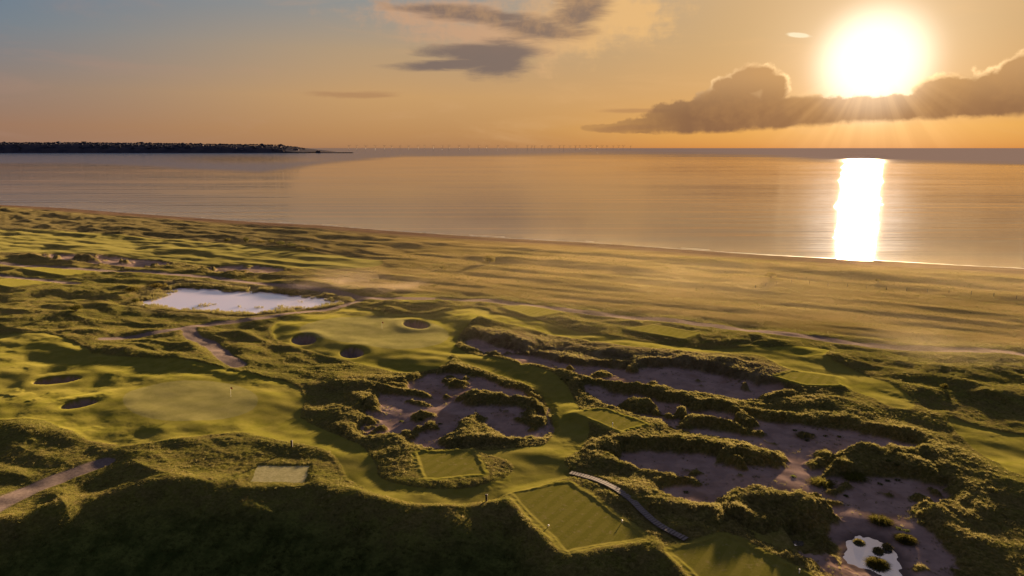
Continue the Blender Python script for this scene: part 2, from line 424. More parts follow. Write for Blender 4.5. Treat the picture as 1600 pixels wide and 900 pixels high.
# dune ridges and knolls: polyline, height, half width
RIDGES = [
    ([(745,508),(800,517),(880,526),(940,538),(1040,550),(1120,560),(1190,566),(1240,582)], 2.6, 5.0),
    ([(850,552),(920,549),(1000,556),(1080,568),(1150,584),(1200,600)], 2.0, 3.6),
    ([(738,525),(722,538),(780,552),(860,568),(920,584)], 1.0, 1.8),
    ([(880,575),(950,590),(1000,600),(1060,612),(1120,626),(1200,640),(1290,655),(1360,672),(1440,700)], 2.3, 4.2),
    ([(1200,612),(1280,622),(1360,648)], 1.6, 5.0),
    ([(905,688),(940,680),(1000,672),(1060,676),(1130,690),(1190,700),(1225,706)], 2.9, 3.6),
    ([(940,612),(960,630),(1000,648)], 0.9, 1.8),
    ([(1275,735),(1310,704),(1345,696),(1420,712),(1480,740),(1520,770),(1560,800)], 1.8, 3.6),
    ([(1130,790),(1160,770),(1220,775),(1300,800)], 2.0, 3.8),
    ([(1180,805),(1250,828),(1300,848)], 1.3, 2.5),
    ([(1285,560),(1330,546),(1380,544),(1430,560)], 2.4, 5.0),
    ([(1450,572),(1500,566),(1560,572),(1640,580)], 3.0, 6.0),
    ([(1480,592),(1530,596),(1560,604)], 2.0, 4.5), ([(1560,612),(1590,602),(1660,606)], 3.2, 6.0),
    ([(1400,615),(1440,608),(1470,614)], 1.6, 4.0), ([(1460,628),(1520,630),(1600,645)], 1.4, 5.0),
    ([(590,590),(640,590),(690,580),(712,573),(760,586),(815,600),(840,620),(850,645),(852,672)], 1.1, 1.8),
    ([(560,620),(548,640),(560,668)], 0.9, 3.0), ([(600,690),(640,700),(650,712),(640,735)], 1.0, 3.0),
    ([(610,720),(630,744),(680,753),(740,748),(790,738)], 0.9, 1.9),
    ([(560,505),(585,482),(620,468),(655,463),(690,466),(735,482),(790,500)], 3.8, 8.0),
    ([(330,528),(370,512),(430,506),(480,496)], 1.6, 6.0), ([(355,548),(420,540),(470,560)], 1.2, 5.0), ([(380,575),(440,570),(520,580),(560,598)], 1.5, 4.5),
    ([(225,540),(250,526),(300,530),(330,545)], 2.0, 4.5), ([(120,520),(180,512),(240,518)], 1.4, 5.0),
    ([(140,562),(170,545),(200,542),(260,552),(330,568),(400,588),(450,600)], 1.6, 3.2),
    ([(0,528),(80,534),(140,552)], 1.3, 4.0), ([(20,572),(80,562),(130,566)], 1.3, 3.6), ([(150,588),(210,584),(280,588),(340,592)], 1.2, 3.4),
    ([(240,572),(330,584),(400,594)], 0.8, 3.0),
    ([(60,612),(110,610),(160,616)], 1.4, 3.0), ([(110,668),(160,676),(215,700)], 1.1, 2.6), ([(160,640),(230,655),(330,672),(400,664)], 0.7, 3.0),
    ([(0,650),(60,662),(110,690)], 1.3, 4.0), ([(200,712),(280,702),(370,692)], 0.4, 3.5),
    ([(0,560),(40,545),(90,548)], 1.0, 4.0), ([(0,615),(40,606)], 1.0, 4.0),
    ([(900,640),(960,640),(1010,655),(1040,668)], 0.9, 2.0), ([(890,715),(950,712),(1030,728),(1100,745)], 0.9, 2.6), ([(900,742),(960,752),(1020,790),(1080,800)], 0.8, 2.2),
    ([(1000,800),(1060,812),(1130,828),(1200,852),(1280,890)], 1.3, 2.4), ([(930,760),(970,790),(1010,822)], 0.5, 1.6),
    ([(900,500),(960,505),(1000,500)], 1.0, 4.0), ([(1100,526),(1130,520),(1160,530)], 1.8, 4.5), ([(810,488),(860,494),(900,500)], 1.0, 2.5),
    ([(0,470),(70,474),(130,486)], 1.6, 6.0), ([(40,500),(110,505)], 1.6, 6.0), ([(60,446),(150,452),(210,462)], 1.4, 6.0), ([(180,448),(240,440),(300,436)], 1.6, 6.0),
    ([(40,402),(140,399),(230,405),(275,412)], 1.8, 5.0), ([(300,416),(380,412),(440,418)], 1.6, 5.0), ([(80,412),(200,424),(270,422)], 1.3, 5.0),
    ([(440,437),(500,442),(560,450),(620,448)], 1.6, 7.0), ([(560,425),(660,432),(780,438)], 1.2, 7.0),
    ([(380,380),(430,376),(490,384)], 2.0, 8.0), ([(140,366),(200,364)], 2.2, 9.0), ([(60,352),(140,354),(240,360)], 1.6, 9.0),
    ([(1260,655),(1330,665),(1400,680),(1470,700),(1540,740)], 1.0, 4.0), ([(1430,640),(1500,660),(1580,680)], 0.8, 4.0),
]
RIDGES = [(to_ground(p, h * 0.8), h, w) for p, h, w in RIDGES]

def warp(x, y):
    a = 0.9; return (x + a * fbm(x, y, 5.0, 2, 71) + 0.45 * fbm(x, y, 1.4, 2, 75), y + a * fbm(x, y, 5.0, 2, 81) + 0.45 * fbm(x, y, 1.4, 2, 85))

def terrain(x, y):
    """height and cover of the ground at world points"""
    x = np.asarray(x, np.float64); y = np.asarray(y, np.float64)
    wx, wy = warp(x, y)
    m1x = x + 0.25 * fbm(x, y, 4.0, 2, 61); m1y = y + 0.25 * fbm(x, y, 4.0, 2, 65)
    land = shore_side(x, y)
    d_mown = np.full(x.shape, FAR, np.float32)
    for P in MOWN: d_mown = np.minimum(d_mown, sdf_poly(m1x, m1y, P))
    d_green = np.full(x.shape, FAR, np.float32)
    for P in GREENS: d_green = np.minimum(d_green, sdf_poly(x, y, P, 12))
    d_sand = np.full(x.shape, FAR, np.float32)
    for P in SANDS: d_sand = np.minimum(d_sand, sdf_poly(wx, wy, P))
    d_isle = np.full(x.shape, FAR, np.float32)
    for P in ISLES: d_isle = np.minimum(d_isle, sdf_poly(wx, wy, P))
    d_sand = np.maximum(d_sand - 0.9, -(d_isle + 0.5))
    d_sand = np.maximum(d_sand, 7.0 * (fbm(x, y, 8.0, 3, 221) - 0.52))     # stray grassy clumps on the sand
    d_tee = np.full(x.shape, FAR, np.float32); tee_h = np.zeros(x.shape, np.float32); tee_i = np.full(x.shape, -1, np.int32); dry = np.zeros(x.shape, np.float32)
    for i, (P, h, kk) in enumerate(TEES):
        d = sdf_poly(m1x, m1y, P, 12); m = d < d_tee
        d_tee = np.where(m, d, d_tee); tee_h = np.where(m, h, tee_h); tee_i = np.where(m, i, tee_i)
        if kk: dry = np.where(d < 0, 1.0, dry)
    d_bun = np.full(x.shape, FAR, np.float32); bun_i = np.full(x.shape, -1, np.int32)
    for i, P in enumerate(BUNKERS):
        d = sdf_poly(x, y, P, 12); m = d < d_bun; d_bun = np.where(m, d, d_bun); bun_i = np.where(m, i, bun_i)
    d_path = np.full(x.shape, FAR, np.float32)
    for P, w in PATHS: d_path = np.minimum(d_path, dist_line(m1x, m1y, P)[0] - w)
    d_board = dist_line(x, y, BOARD, 12)[0]
    d_pond = sdf_poly(wx, wy, POND, 45)
    d_pud = np.full(x.shape, FAR, np.float32)
    for P in PUDDLES: d_pud = np.minimum(d_pud, sdf_poly(wx, wy, P, 8))
    bent = sdf_poly(wx, wy, BENT, 20)
    dry_i = ss(sdf_poly(x, y, TEES[0][0], 12), 2.5, 2.0)
    for P in (BENT2,): bent = np.minimum(bent, sdf_poly(wx, wy, P, 20))
    # --- relief
    ca, sa = math.cos(SHORE_ANG), math.sin(SHORE_ANG)
    u, v = x * ca + y * sa, -x * sa + y * ca                 # along and across the shore
    road = np.interp(x, [p[0] for p in PATHS[0][0]], [p[1] for p in PATHS[0][0]])
    plain = ss(y, road + 3, road + 14) * ss(x, -150, 20)
    far = ss(y, road, road + 25)
    beach = ss(land, 52, 32)
    near_m = ss(d_mown, 0.0, 5.0) * ss(d_tee, 0.6, 3.0) * ss(d_path, 0.0, 2.0)
    rough = ss(d_mown, -0.1, 0.6) * ss(d_tee, 0.1, 0.7) * ss(d_path, -0.1, 0.5)
    calm = ss(np.minimum(np.abs(d_tee), 50) * (d_tee > 0), 0, 8)
    z = 0.5 * fbm(x, y, 70, 2, 1) * calm
    roll = fbm(u, v * 1.5, 24, 3, 5)
    z = z + roll * (0.60 + 0.10 * near_m) * (1 - 0.75 * plain) * calm * ss(d_bun, -1, 6)
    rg = ridged(u * 0.55, v * 1.5, 24, 2, 11)
    z = z + near_m * (rg ** 2 - 0.45) * 0.8 * (1 - 0.85 * plain) * ss(d_sand, -1, 4) * ss(d_path, 0, 6) * calm
    # long low swales parallel to the shore
    sw = fbm(u / 9.0, v, 13, 3, 21)
    z = z + sw * (0.42 * far + 0.12) * calm * ss(d_sand, 0, 3)
    hump = np.zeros(x.shape)
    for P, h, w in RIDGES:
        d, t = dist_line(wx + 0.5 * (wx - x), wy + 0.5 * (wy - y), P, w * 3.8)
        end = np.minimum(1, np.minimum(t, 1 - t) * 5 + 0.35)
        e = np.exp(-(d / (w * 1.2)) ** 2) * h * 0.38 * end
        hump = np.maximum(hump, e) + 0.25 * np.minimum(hump, e)
    lump = 1 + 0.28 * fbm(x, y, 9, 2, 31) + 0.08 * fbm(x, y, 2.6, 2, 33)
    z = z + hump * lump * ss(d_tee, 0.3, 3.5) * ss(d_path, -0.2, 2.5) * ss(d_sand, 0.0, 2.2) * (1 - 0.45 * ss(d_mown, 1, -1))
    # waste sand lies low; grass round it stands on steep little banks
    lowered = ss(d_sand, 2.2, -0.8)
    z = z - lowered * 0.7 + 0.10 * fbm(x, y, 6, 3, 41) * lowered
    bank = ss(d_sand, -0.2, 2.6) * ss(d_sand, 11, 3) * ss(d_mown, 0.5, 3) * ss(d_tee, 1, 4) * ss(d_path, 0, 2)
    z = z + bank * (0.45 + 0.4 * fbm(x, y, 6, 3, 43)) * (0.35 + 0.9 * ss(fbm(x, y, 17, 2, 45), -0.35, 0.4)) * np.where(far > 0.5, 1.2, 1.0)
    isl = ss(d_isle, 0.3, -3.2)
    z = z + isl * 0.45 * lump
    # rough grass is taller than mown grass, and tussocky
    tuss = fbm(x, y, 2.6, 3, 51, 0.6); fine = fbm(x, y, 0.9, 2, 55)
    z = z + rough * ss(d_sand, -0.3, 0.5) * (0.10 + (0.06 + 0.12 * ss(d_sand, 12, 2)) * np.abs(tuss) + 0.035 * fine) * (1 - beach) * (1 - 0.5 * far)
    fg = ss(d_green, 7, -3)
    z = z * (1 - 0.8 * fg) + fg * (0.35 + 0.10 * fbm(x, y, 14, 2, 57))
    # raised tees
    z = z + 0.75 * tee_h * ss(d_tee, 3.4, 0.1)
    # pot bunkers: a pit with a turf lip all round
    z = z - ss(d_bun, 0.35, -1.1) * 2.7 + 0.22 * np.exp(-((d_bun - 1.6) / 2.2) ** 2)
    # pond and puddles
    basin = ss(d_pond, 10, 1)
    z = z * (1 - basin * 0.9) - basin * 0.55 - ss(d_pond, 1.2, -2.5) * 1.0
    bp = ss(d_pud, 4, 0.5)
    z = z * (1 - bp) + bp * (-1.25) - ss(d_pud, 0.5, -0.8) * 0.25
    # boardwalk trench
    z = z - 0.25 * ss(d_board, 1.4, 0.7)
    # the near bank
    cx = np.array([p[0] for p in CREST]); cy = np.array([p[1] for p in CREST])
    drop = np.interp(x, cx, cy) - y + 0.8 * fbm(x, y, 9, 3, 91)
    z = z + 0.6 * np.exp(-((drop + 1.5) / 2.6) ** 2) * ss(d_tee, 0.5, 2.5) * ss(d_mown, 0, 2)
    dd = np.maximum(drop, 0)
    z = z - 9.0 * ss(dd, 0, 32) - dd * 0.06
    # seaward: foredune, beach, sea bed
    z = z + 0.8 * np.exp(-((land - 62) / 9.0) ** 2) * (0.75 + 0.7 * fbm(u, v, 26, 3, 95)) + 0.7 * np.exp(-((land - 92) / 10.0) ** 2) * (0.5 + fbm(u, v, 30, 3, 97))
    bz = np.where(land > 0, SEA_Z + 0.10 * land, SEA_Z + 0.12 * land) + 0.05 * fbm(u / 4, v, 3, 2, 99)
    z = z * (1 - beach) + np.minimum(bz, 0.2) * beach
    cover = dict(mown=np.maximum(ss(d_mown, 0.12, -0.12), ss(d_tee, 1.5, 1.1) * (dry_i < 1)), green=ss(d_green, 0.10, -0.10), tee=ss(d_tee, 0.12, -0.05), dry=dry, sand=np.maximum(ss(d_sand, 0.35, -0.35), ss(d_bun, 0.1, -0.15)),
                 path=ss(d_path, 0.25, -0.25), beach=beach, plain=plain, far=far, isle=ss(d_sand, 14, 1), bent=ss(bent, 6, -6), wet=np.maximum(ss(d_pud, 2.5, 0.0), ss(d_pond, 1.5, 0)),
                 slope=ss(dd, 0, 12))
    ids = dict(tee=np.where(d_tee < 0, tee_i, -1), bun=np.where(d_bun < 0, bun_i, -1), green=d_green < 0, sand=d_sand < 0, path=d_path < 0, mown=d_mown < 0,
               beach=land < 22, land=land, board=d_board, pond=d_pond, pud=d_pud, drop=drop, d_sand=d_sand, d_path=d_path)
    return z, cover, ids

def height(x, y):
    return terrain(np.atleast_1d(np.asarray(x, float)), np.atleast_1d(np.asarray(y, float)))[0]

# ------------------------------------------------------------------ materials
MATS = {}
def material(name):
    m = bpy.data.materials.new(name); m.use_nodes = True; MATS[name] = m
    return m, NB(m.node_tree)
def finish(b, shader, disp=None, vol=None):
    o = b.node('ShaderNodeOutputMaterial')
    if shader is not None: b.l.new(shader, o.inputs[0])
    if vol is not None: b.l.new(vol, o.inputs[1])
def principled(b, color, rough=0.8, normal=None, spec=0.3, **kw):
    p = b.node('ShaderNodeBsdfPrincipled')
    b.put(p.inputs['Base Color'], color); b.put(p.inputs['Roughness'], rough)
    b.put(p.inputs['Specular IOR Level'], spec)
    if normal is not None: b.put(p.inputs['Normal'], normal)
    for k, v in kw.items(): b.put(p.inputs[k.replace('_', ' ')], v)
    return p.outputs[0]
def simple(name, color, rough=0.8, var=0.25, scale=3.0, spec=0.3):
    m, b = material(name)
    n = b.noise(b.node('ShaderNodeTexCoord').outputs['Object'], scale, 4)
    c = b.mix(b.sstep(n, 0.3, 0.7), tuple(c * (1 - var) for c in color), tuple(min(1, c * (1 + var)) for c in color))
    finish(b, principled(b, c, rough, b.bump(n, 0.3, 0.02), spec)); return m

def ground_material():
    m, b = material('links_turf')
    P = b.node('ShaderNodeNewGeometry').outputs['Position']
    A = lambda k: b.attr(k)
    flat = b.mapping(P, rot=(0, 0, -SHORE_ANG), scale=(0.35, 1.0, 1.0))
    nL = b.noise(flat, 0.045, 4, 0.6); nM = b.noise(P, 0.35, 5, 0.65); nS = b.noise(P, 2.2, 5, 0.7); nF = b.noise(P, 9.0, 3, 0.7)
    rough = b.mix(b.sstep(nL, 0.38, 0.62), (0.088, 0.082, 0.022), (0.140, 0.112, 0.036))
    rough = b.mix(b.sstep(nM, 0.40, 0.66), rough, (0.118, 0.112, 0.024))
    rough = b.mix(b.mul(b.sstep(nS, 0.50, 0.72), 0.55), rough, (0.24, 0.185, 0.075))
    rough = b.mix(b.mul(b.sstep(nS, 0.48, 0.30), 0.60), rough, (0.035, 0.036, 0.010))
    pl = b.mix(b.sstep(nL, 0.40, 0.60), (0.150, 0.112, 0.036), (0.21, 0.150, 0.055))
    pl = b.mix(b.mul(b.sstep(nS, 0.50, 0.35), 0.35), pl, (0.085, 0.070, 0.022))
    rough = b.mix(b.mul(A('far'), 0.8), rough, b.mix(b.sstep(nM, 0.38, 0.62), (0.060, 0.050, 0.024), (0.115, 0.090, 0.040)))
    rough = b.mix(A('plain'), rough, pl)
    rough = b.mix(b.mul(A('isle'), 0.45), rough, b.mix(b.sstep(nS, 0.4, 0.65), (0.075, 0.062, 0.018), (0.20, 0.15, 0.055)))
    rough = b.mix(b.mul(A('bent'), 0.7), rough, b.mix(b.sstep(nM, 0.4, 0.65), (0.10, 0.072, 0.042), (0.19, 0.148, 0.088)))
    rough = b.mix(b.mul(A('slope'), 0.9), rough, b.mix(b.sstep(nM, 0.35, 0.65), (0.030, 0.046, 0.010), (0.090, 0.105, 0.026)))  # near bank: shade painted in as a darker green
    fair = b.mix(b.sstep(nM, 0.35, 0.65), (0.138, 0.130, 0.021), (0.178, 0.158, 0.032))
    fair = b.mix(b.mul(b.sstep(nL, 0.45, 0.6), 0.5), fair, (0.180, 0.152, 0.040))
    fair = b.mix(b.mul(b.sstep(nF, 0.45, 0.7), 0.25), fair, (0.10, 0.11, 0.016))
    fair = b.mix(b.mul(A('far'), 0.75), fair, (0.088, 0.080, 0.028))
    green = b.mix(b.sstep(nM, 0.35, 0.65), (0.162, 0.150, 0.050), (0.192, 0.174, 0.062))
    wv = b.node('ShaderNodeTexWave', wave_type='BANDS', bands_direction='X'); b.put(wv.inputs['Vector'], b.mapping(P, rot=(0, 0, 0.62))); wv.inputs['Scale'].default_value = 0.16; wv.inputs['Distortion'].default_value = 0.6
    tee = b.mix(b.sstep(wv.outputs['Fac'], 0.35, 0.65), (0.145, 0.134, 0.024), (0.165, 0.148, 0.030))
    worn = b.noise(P, 1.1, 6, 0.75)
    tee = b.mix(b.mul(b.sstep(worn, 0.54, 0.68), 0.6), tee, (0.25, 0.20, 0.085))
    fair = b.mix(b.mul(b.sstep(wv.outputs['Fac'], 0.4, 0.6), 0.10), fair, (0.20, 0.18, 0.045))
    tee = b.mix(A('dry'), tee, b.mix(b.sstep(nS, 0.35, 0.7), (0.24, 0.22, 0.10), (0.36, 0.32, 0.17)))
    sand = b.mix(b.sstep(nM, 0.35, 0.65), (0.235, 0.165, 0.138), (0.32, 0.228, 0.190))
    sand = b.mix(b.mul(b.sstep(nS, 0.55, 0.75), 0.3), sand, (0.16, 0.115, 0.10))
    deb = b.noise(P, 5.5, 5, 0.8); big = b.noise(P, 0.10, 4, 0.6)
    sand = b.mix(b.mul(b.sstep(deb, 0.60, 0.70), 0.6), sand, (0.09, 0.062, 0.040))
    sand = b.mix(b.mul(b.sstep(big, 0.52, 0.64), 0.45), sand, (0.20, 0.120, 0.075))
    sand = b.mix(A('wet'), sand, (0.115, 0.082, 0.07))
    path = b.mix(b.sstep(nS, 0.35, 0.65), (0.115, 0.088, 0.078), (0.165, 0.128, 0.112))
    beach = b.mix(b.sstep(nL, 0.4, 0.6), (0.105, 0.062, 0.042), (0.15, 0.092, 0.064))
    c = b.mix(A('mown'), rough, fair); c = b.mix(A('green'), c, green); c = b.mix(A('tee'), c, tee)
    c = b.mix(A('path'), c, path); c = b.mix(A('sand'), c, sand); c = b.mix(A('beach'), c, beach)
    smooth = b.m('MAXIMUM', b.m('MAXIMUM', A('mown'), A('tee')), b.m('MAXIMUM', A('sand'), A('path')), clamp=True)
    h = b.add(b.mul(nS, 0.6), b.mul(nF, 0.4))
    N = b.bump(h, b.mul(b.sub(1.0, b.mul(smooth, 0.86)), 0.85), 0.35)
    diff = b.node('ShaderNodeBsdfDiffuse'); b.put(diff.inputs[0], c); diff.inputs[1].default_value = 0.6; b.put(diff.inputs['Normal'], N)
    sheen = b.node('ShaderNodeBsdfSheen'); b.put(sheen.inputs[0], b.vm('SCALE', c, scale=0.6)); b.put(sheen.inputs['Normal'], N)
    sheen.inputs['Roughness'].default_value = 0.45
    gs = b.node('ShaderNodeAddShader'); b.l.new(diff.outputs[0], gs.inputs[0])
    mx = b.node('ShaderNodeMixShader'); tr = b.node('ShaderNodeBsdfDiffuse'); tr.inputs[0].default_value = (0, 0, 0, 1)
    b.put(mx.inputs[0], b.m('MULTIPLY', b.sub(1.0, b.m('MAXIMUM', A('sand'), A('beach'), clamp=True)), 0.85))
    b.l.new(tr.outputs[0], mx.inputs[1]); b.l.new(sheen.outputs[0], mx.inputs[2]); b.l.new(mx.outputs[0], gs.inputs[1])
    finish(b, gs.outputs[0]); return m
GROUND = ground_material()

def water_material(name, kind):
    m, b = material(name)
    P = b.node('ShaderNodeNewGeometry').outputs['Position']
    if kind == 'sea':
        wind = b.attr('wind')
        q = b.mapping(P, rot=(0, 0, -SHORE_ANG - 0.10), scale=(0.05, 1.0, 1.0))
        e = b.noise(q, 0.045, 3, 0.5, 0.5); a = b.noise(q, 0.13, 5, 0.62, 0.6); c = b.noise(q, 0.55, 4, 0.6, 0.4); d = b.noise(b.mapping(P, rot=(0,0,0.5), scale=(0.4,1,1)), 2.0, 3, 0.6)
        patch = b.noise(b.mapping(P, rot=(0, 0, -SHORE_ANG), scale=(0.3, 1, 1)), 0.006, 3)
        h = b.add(b.mul(e, 3.6), b.add(b.mul(a, 1.0), b.mul(c, 0.16)))
        N = b.bump(h, b.add(0.12, b.mul(b.sstep(patch, 0.35, 0.65), 0.20)), 1.0)
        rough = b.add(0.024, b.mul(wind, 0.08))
        deep = b.mix(wind, (0.030, 0.036, 0.040), b.mix(b.attr('cloud_shade'), (0.055, 0.085, 0.16), (0.24, 0.195, 0.185)))  # far band: reflected blue sky painted at left, cloud-shaded water at right
        ior = 2.5
    else:
        N = b.bump(b.noise(P, 0.8, 3), 0.02, 0.2); rough = 0.06 if kind == 'pond' else 0.05; deep = (0.08, 0.075, 0.075) if kind == 'puddle' else (0.76, 0.66, 0.80); ior = 1.9 if kind == 'puddle' else 3.2  # pond: pale colour stands in for a bright sky reflection
    fr = b.node('ShaderNodeFresnel'); fr.inputs[0].default_value = ior; b.put(fr.inputs[1], N)
    gl = b.node('ShaderNodeBsdfGlossy', distribution='BECKMANN'); b.put(gl.inputs['Roughness'], rough); b.put(gl.inputs['Normal'], N); gl.inputs[0].default_value = (1.0, 0.96, 0.95, 1) if kind == 'sea' else (0.98, 0.95, 0.95, 1)
    if kind == 'sea':      # two scales of ripple: a crisp lobe and a faint wide one
        g2 = b.node('ShaderNodeBsdfGlossy'); b.put(g2.inputs['Roughness'], b.add(rough, 0.035)); b.put(g2.inputs['Normal'], N); g2.inputs[0].default_value = (1.0, 0.96, 0.95, 1)
        m2 = b.node('ShaderNodeMixShader'); m2.inputs[0].default_value = 0.10; b.l.new(gl.outputs[0], m2.inputs[1]); b.l.new(g2.outputs[0], m2.inputs[2]); gl = m2
    di = b.node('ShaderNodeBsdfDiffuse'); b.put(di.inputs[0], deep)
    fac = fr.outputs[0]
    if kind == 'puddle': fac = b.add(b.mul(fac, 0.6), 0.4)
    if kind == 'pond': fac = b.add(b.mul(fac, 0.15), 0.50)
    if kind == 'sea': fac = b.mul(fac, b.sub(1.0, b.mul(wind, b.sstep(b.attr('cloud_shade'), 0.0, 1.0, 0.55, 1.0))))     # ruffling, plus cloud shade painted in at right, cuts the reflection
    mx = b.node('ShaderNodeMixShader'); b.put(mx.inputs[0], fac); b.l.new(di.outputs[0], mx.inputs[1]); b.l.new(gl.outputs[0], mx.inputs[2])
    finish(b, mx.outputs[0]); return m

def blade_material(name, c1, c2, c3):
    m, b = material(name)
    oi = b.node('ShaderNodeObjectInfo')
    P = b.node('ShaderNodeNewGeometry').outputs['Position']
    n = b.noise(P, 0.25, 3, 0.6)
    c = b.mix(b.sstep(n, 0.35, 0.65), c1, c2); c = b.mix(b.mul(oi.outputs['Random'], 0.7), c, c3)
    d = b.node('ShaderNodeBsdfDiffuse'); b.put(d.inputs[0], c)
    t = b.node('ShaderNodeBsdfTranslucent'); b.put(t.inputs[0], c)
    mx = b.node('ShaderNodeMixShader'); mx.inputs[0].default_value = 0.58
    b.l.new(d.outputs[0], mx.inputs[1]); b.l.new(t.outputs[0], mx.inputs[2]); finish(b, mx.outputs[0]); return m
GREEN_BLADE = blade_material('green_blades', (0.100, 0.108, 0.020), (0.140, 0.128, 0.028), (0.105, 0.084, 0.024))
PALE_BLADE = blade_material('marram_blades', (0.165, 0.148, 0.055), (0.215, 0.182, 0.080), (0.12, 0.11, 0.036))
DARK_BLADE = blade_material('shaded_bank_blades', (0.046, 0.068, 0.014), (0.080, 0.098, 0.024), (0.092, 0.088, 0.026))  # darker copy of the green blades, bank shade put into the colour
LEAF = blade_material('shrub_leaves', (0.045, 0.050, 0.012), (0.08, 0.075, 0.018), (0.11, 0.08, 0.02))
WOOD = simple('weathered_wood', (0.14, 0.115, 0.105), 0.8, 0.35, 6.0)
DARKWOOD = simple('dark_post_wood', (0.03, 0.022, 0.018), 0.8)
WHITE = simple('white_paint', (0.7, 0.68, 0.64), 0.5, 0.05)
STEM = simple('bark', (0.08, 0.06, 0.045))
TURBINE = simple('turbine_grey', (0.22, 0.18, 0.16), 0.6, 0.05)
FLAGRED = simple('flag_cloth', (0.25, 0.03, 0.02), 0.7)

# ------------------------------------------------------------------ object helpers
def tag(o, label=None, cat=None, group=None, kind=None):
    if label: o['label'] = label
    if cat: o['category'] = cat
    if group: o['group'] = group
    if kind: o['kind'] = kind
    return o
def mesh_obj(name, verts, faces, mat, parent=None, loc=None, smooth=False):
    me = bpy.data.meshes.new(name); me.from_pydata([tuple(v) for v in verts], [], [tuple(f) for f in faces]); me.update()
    if mat: me.materials.append(mat)
    if smooth: me.polygons.foreach_set('use_smooth', [True] * len(me.polygons))
    return link(name, me, parent, loc)
def link(name, me, parent=None, loc=None):
    o = bpy.data.objects.new(name, me); COL.objects.link(o)
    if parent is not None: o.parent = parent
    if loc is not None: o.location = loc
    return o
def empty(name, loc, rz=0.0):
    o = bpy.data.objects.new(name, None); COL.objects.link(o); o.location = loc; o.rotation_euler = (0, 0, rz); o.empty_display_size = 0.5
    return o
def copy_tree(o, parent=None):
    c = o.copy(); COL.objects.link(c); c.parent = parent
    for ch in o.children: copy_tree(ch, c)
    return c
def box(cx, cy, cz, sx, sy, sz, V, Fc, top=1.0):
    i = len(V)
    for dz, k in ((-1, 1.0), (1, top)):
        for dx, dy in ((-1,-1),(1,-1),(1,1),(-1,1)): V.append((cx + dx*sx/2*k, cy + dy*sy/2*k, cz + dz*sz/2))
    Fc += [(i,i+3,i+2,i+1),(i+4,i+5,i+6,i+7)] + [(i+a, i+(a+1)%4, i+4+(a+1)%4, i+4+a) for a in range(4)]
def tube(pts, radii, seg, V, Fc, cap=True):
    base = len(V)
    for k, (p, r) in enumerate(zip(pts, radii)):
        q = pts[min(k+1, len(pts)-1)]; o = pts[max(k-1, 0)]
        d = np.array(q, float) - np.array(o, float); d /= (np.linalg.norm(d) + 1e-9)
        a = np.cross(d, (0.3, 0.2, 1) if abs(d[2]) < 0.9 else (1, 0, 0)); a /= np.linalg.norm(a); c = np.cross(d, a)
        for s in range(seg):
            t = 2 * math.pi * s / seg; V.append(tuple(np.array(p) + r * (math.cos(t) * a + math.sin(t) * c)))
    for k in range(len(pts) - 1):
        for s in range(seg):
            a0 = base + k*seg + s; a1 = base + k*seg + (s+1) % seg
            Fc.append((a0, a1, a1 + seg, a0 + seg))
    if cap:
        Fc.append(tuple(base + (len(pts)-1)*seg + s for s in range(seg))); Fc.append(tuple(base + s for s in reversed(range(seg))))

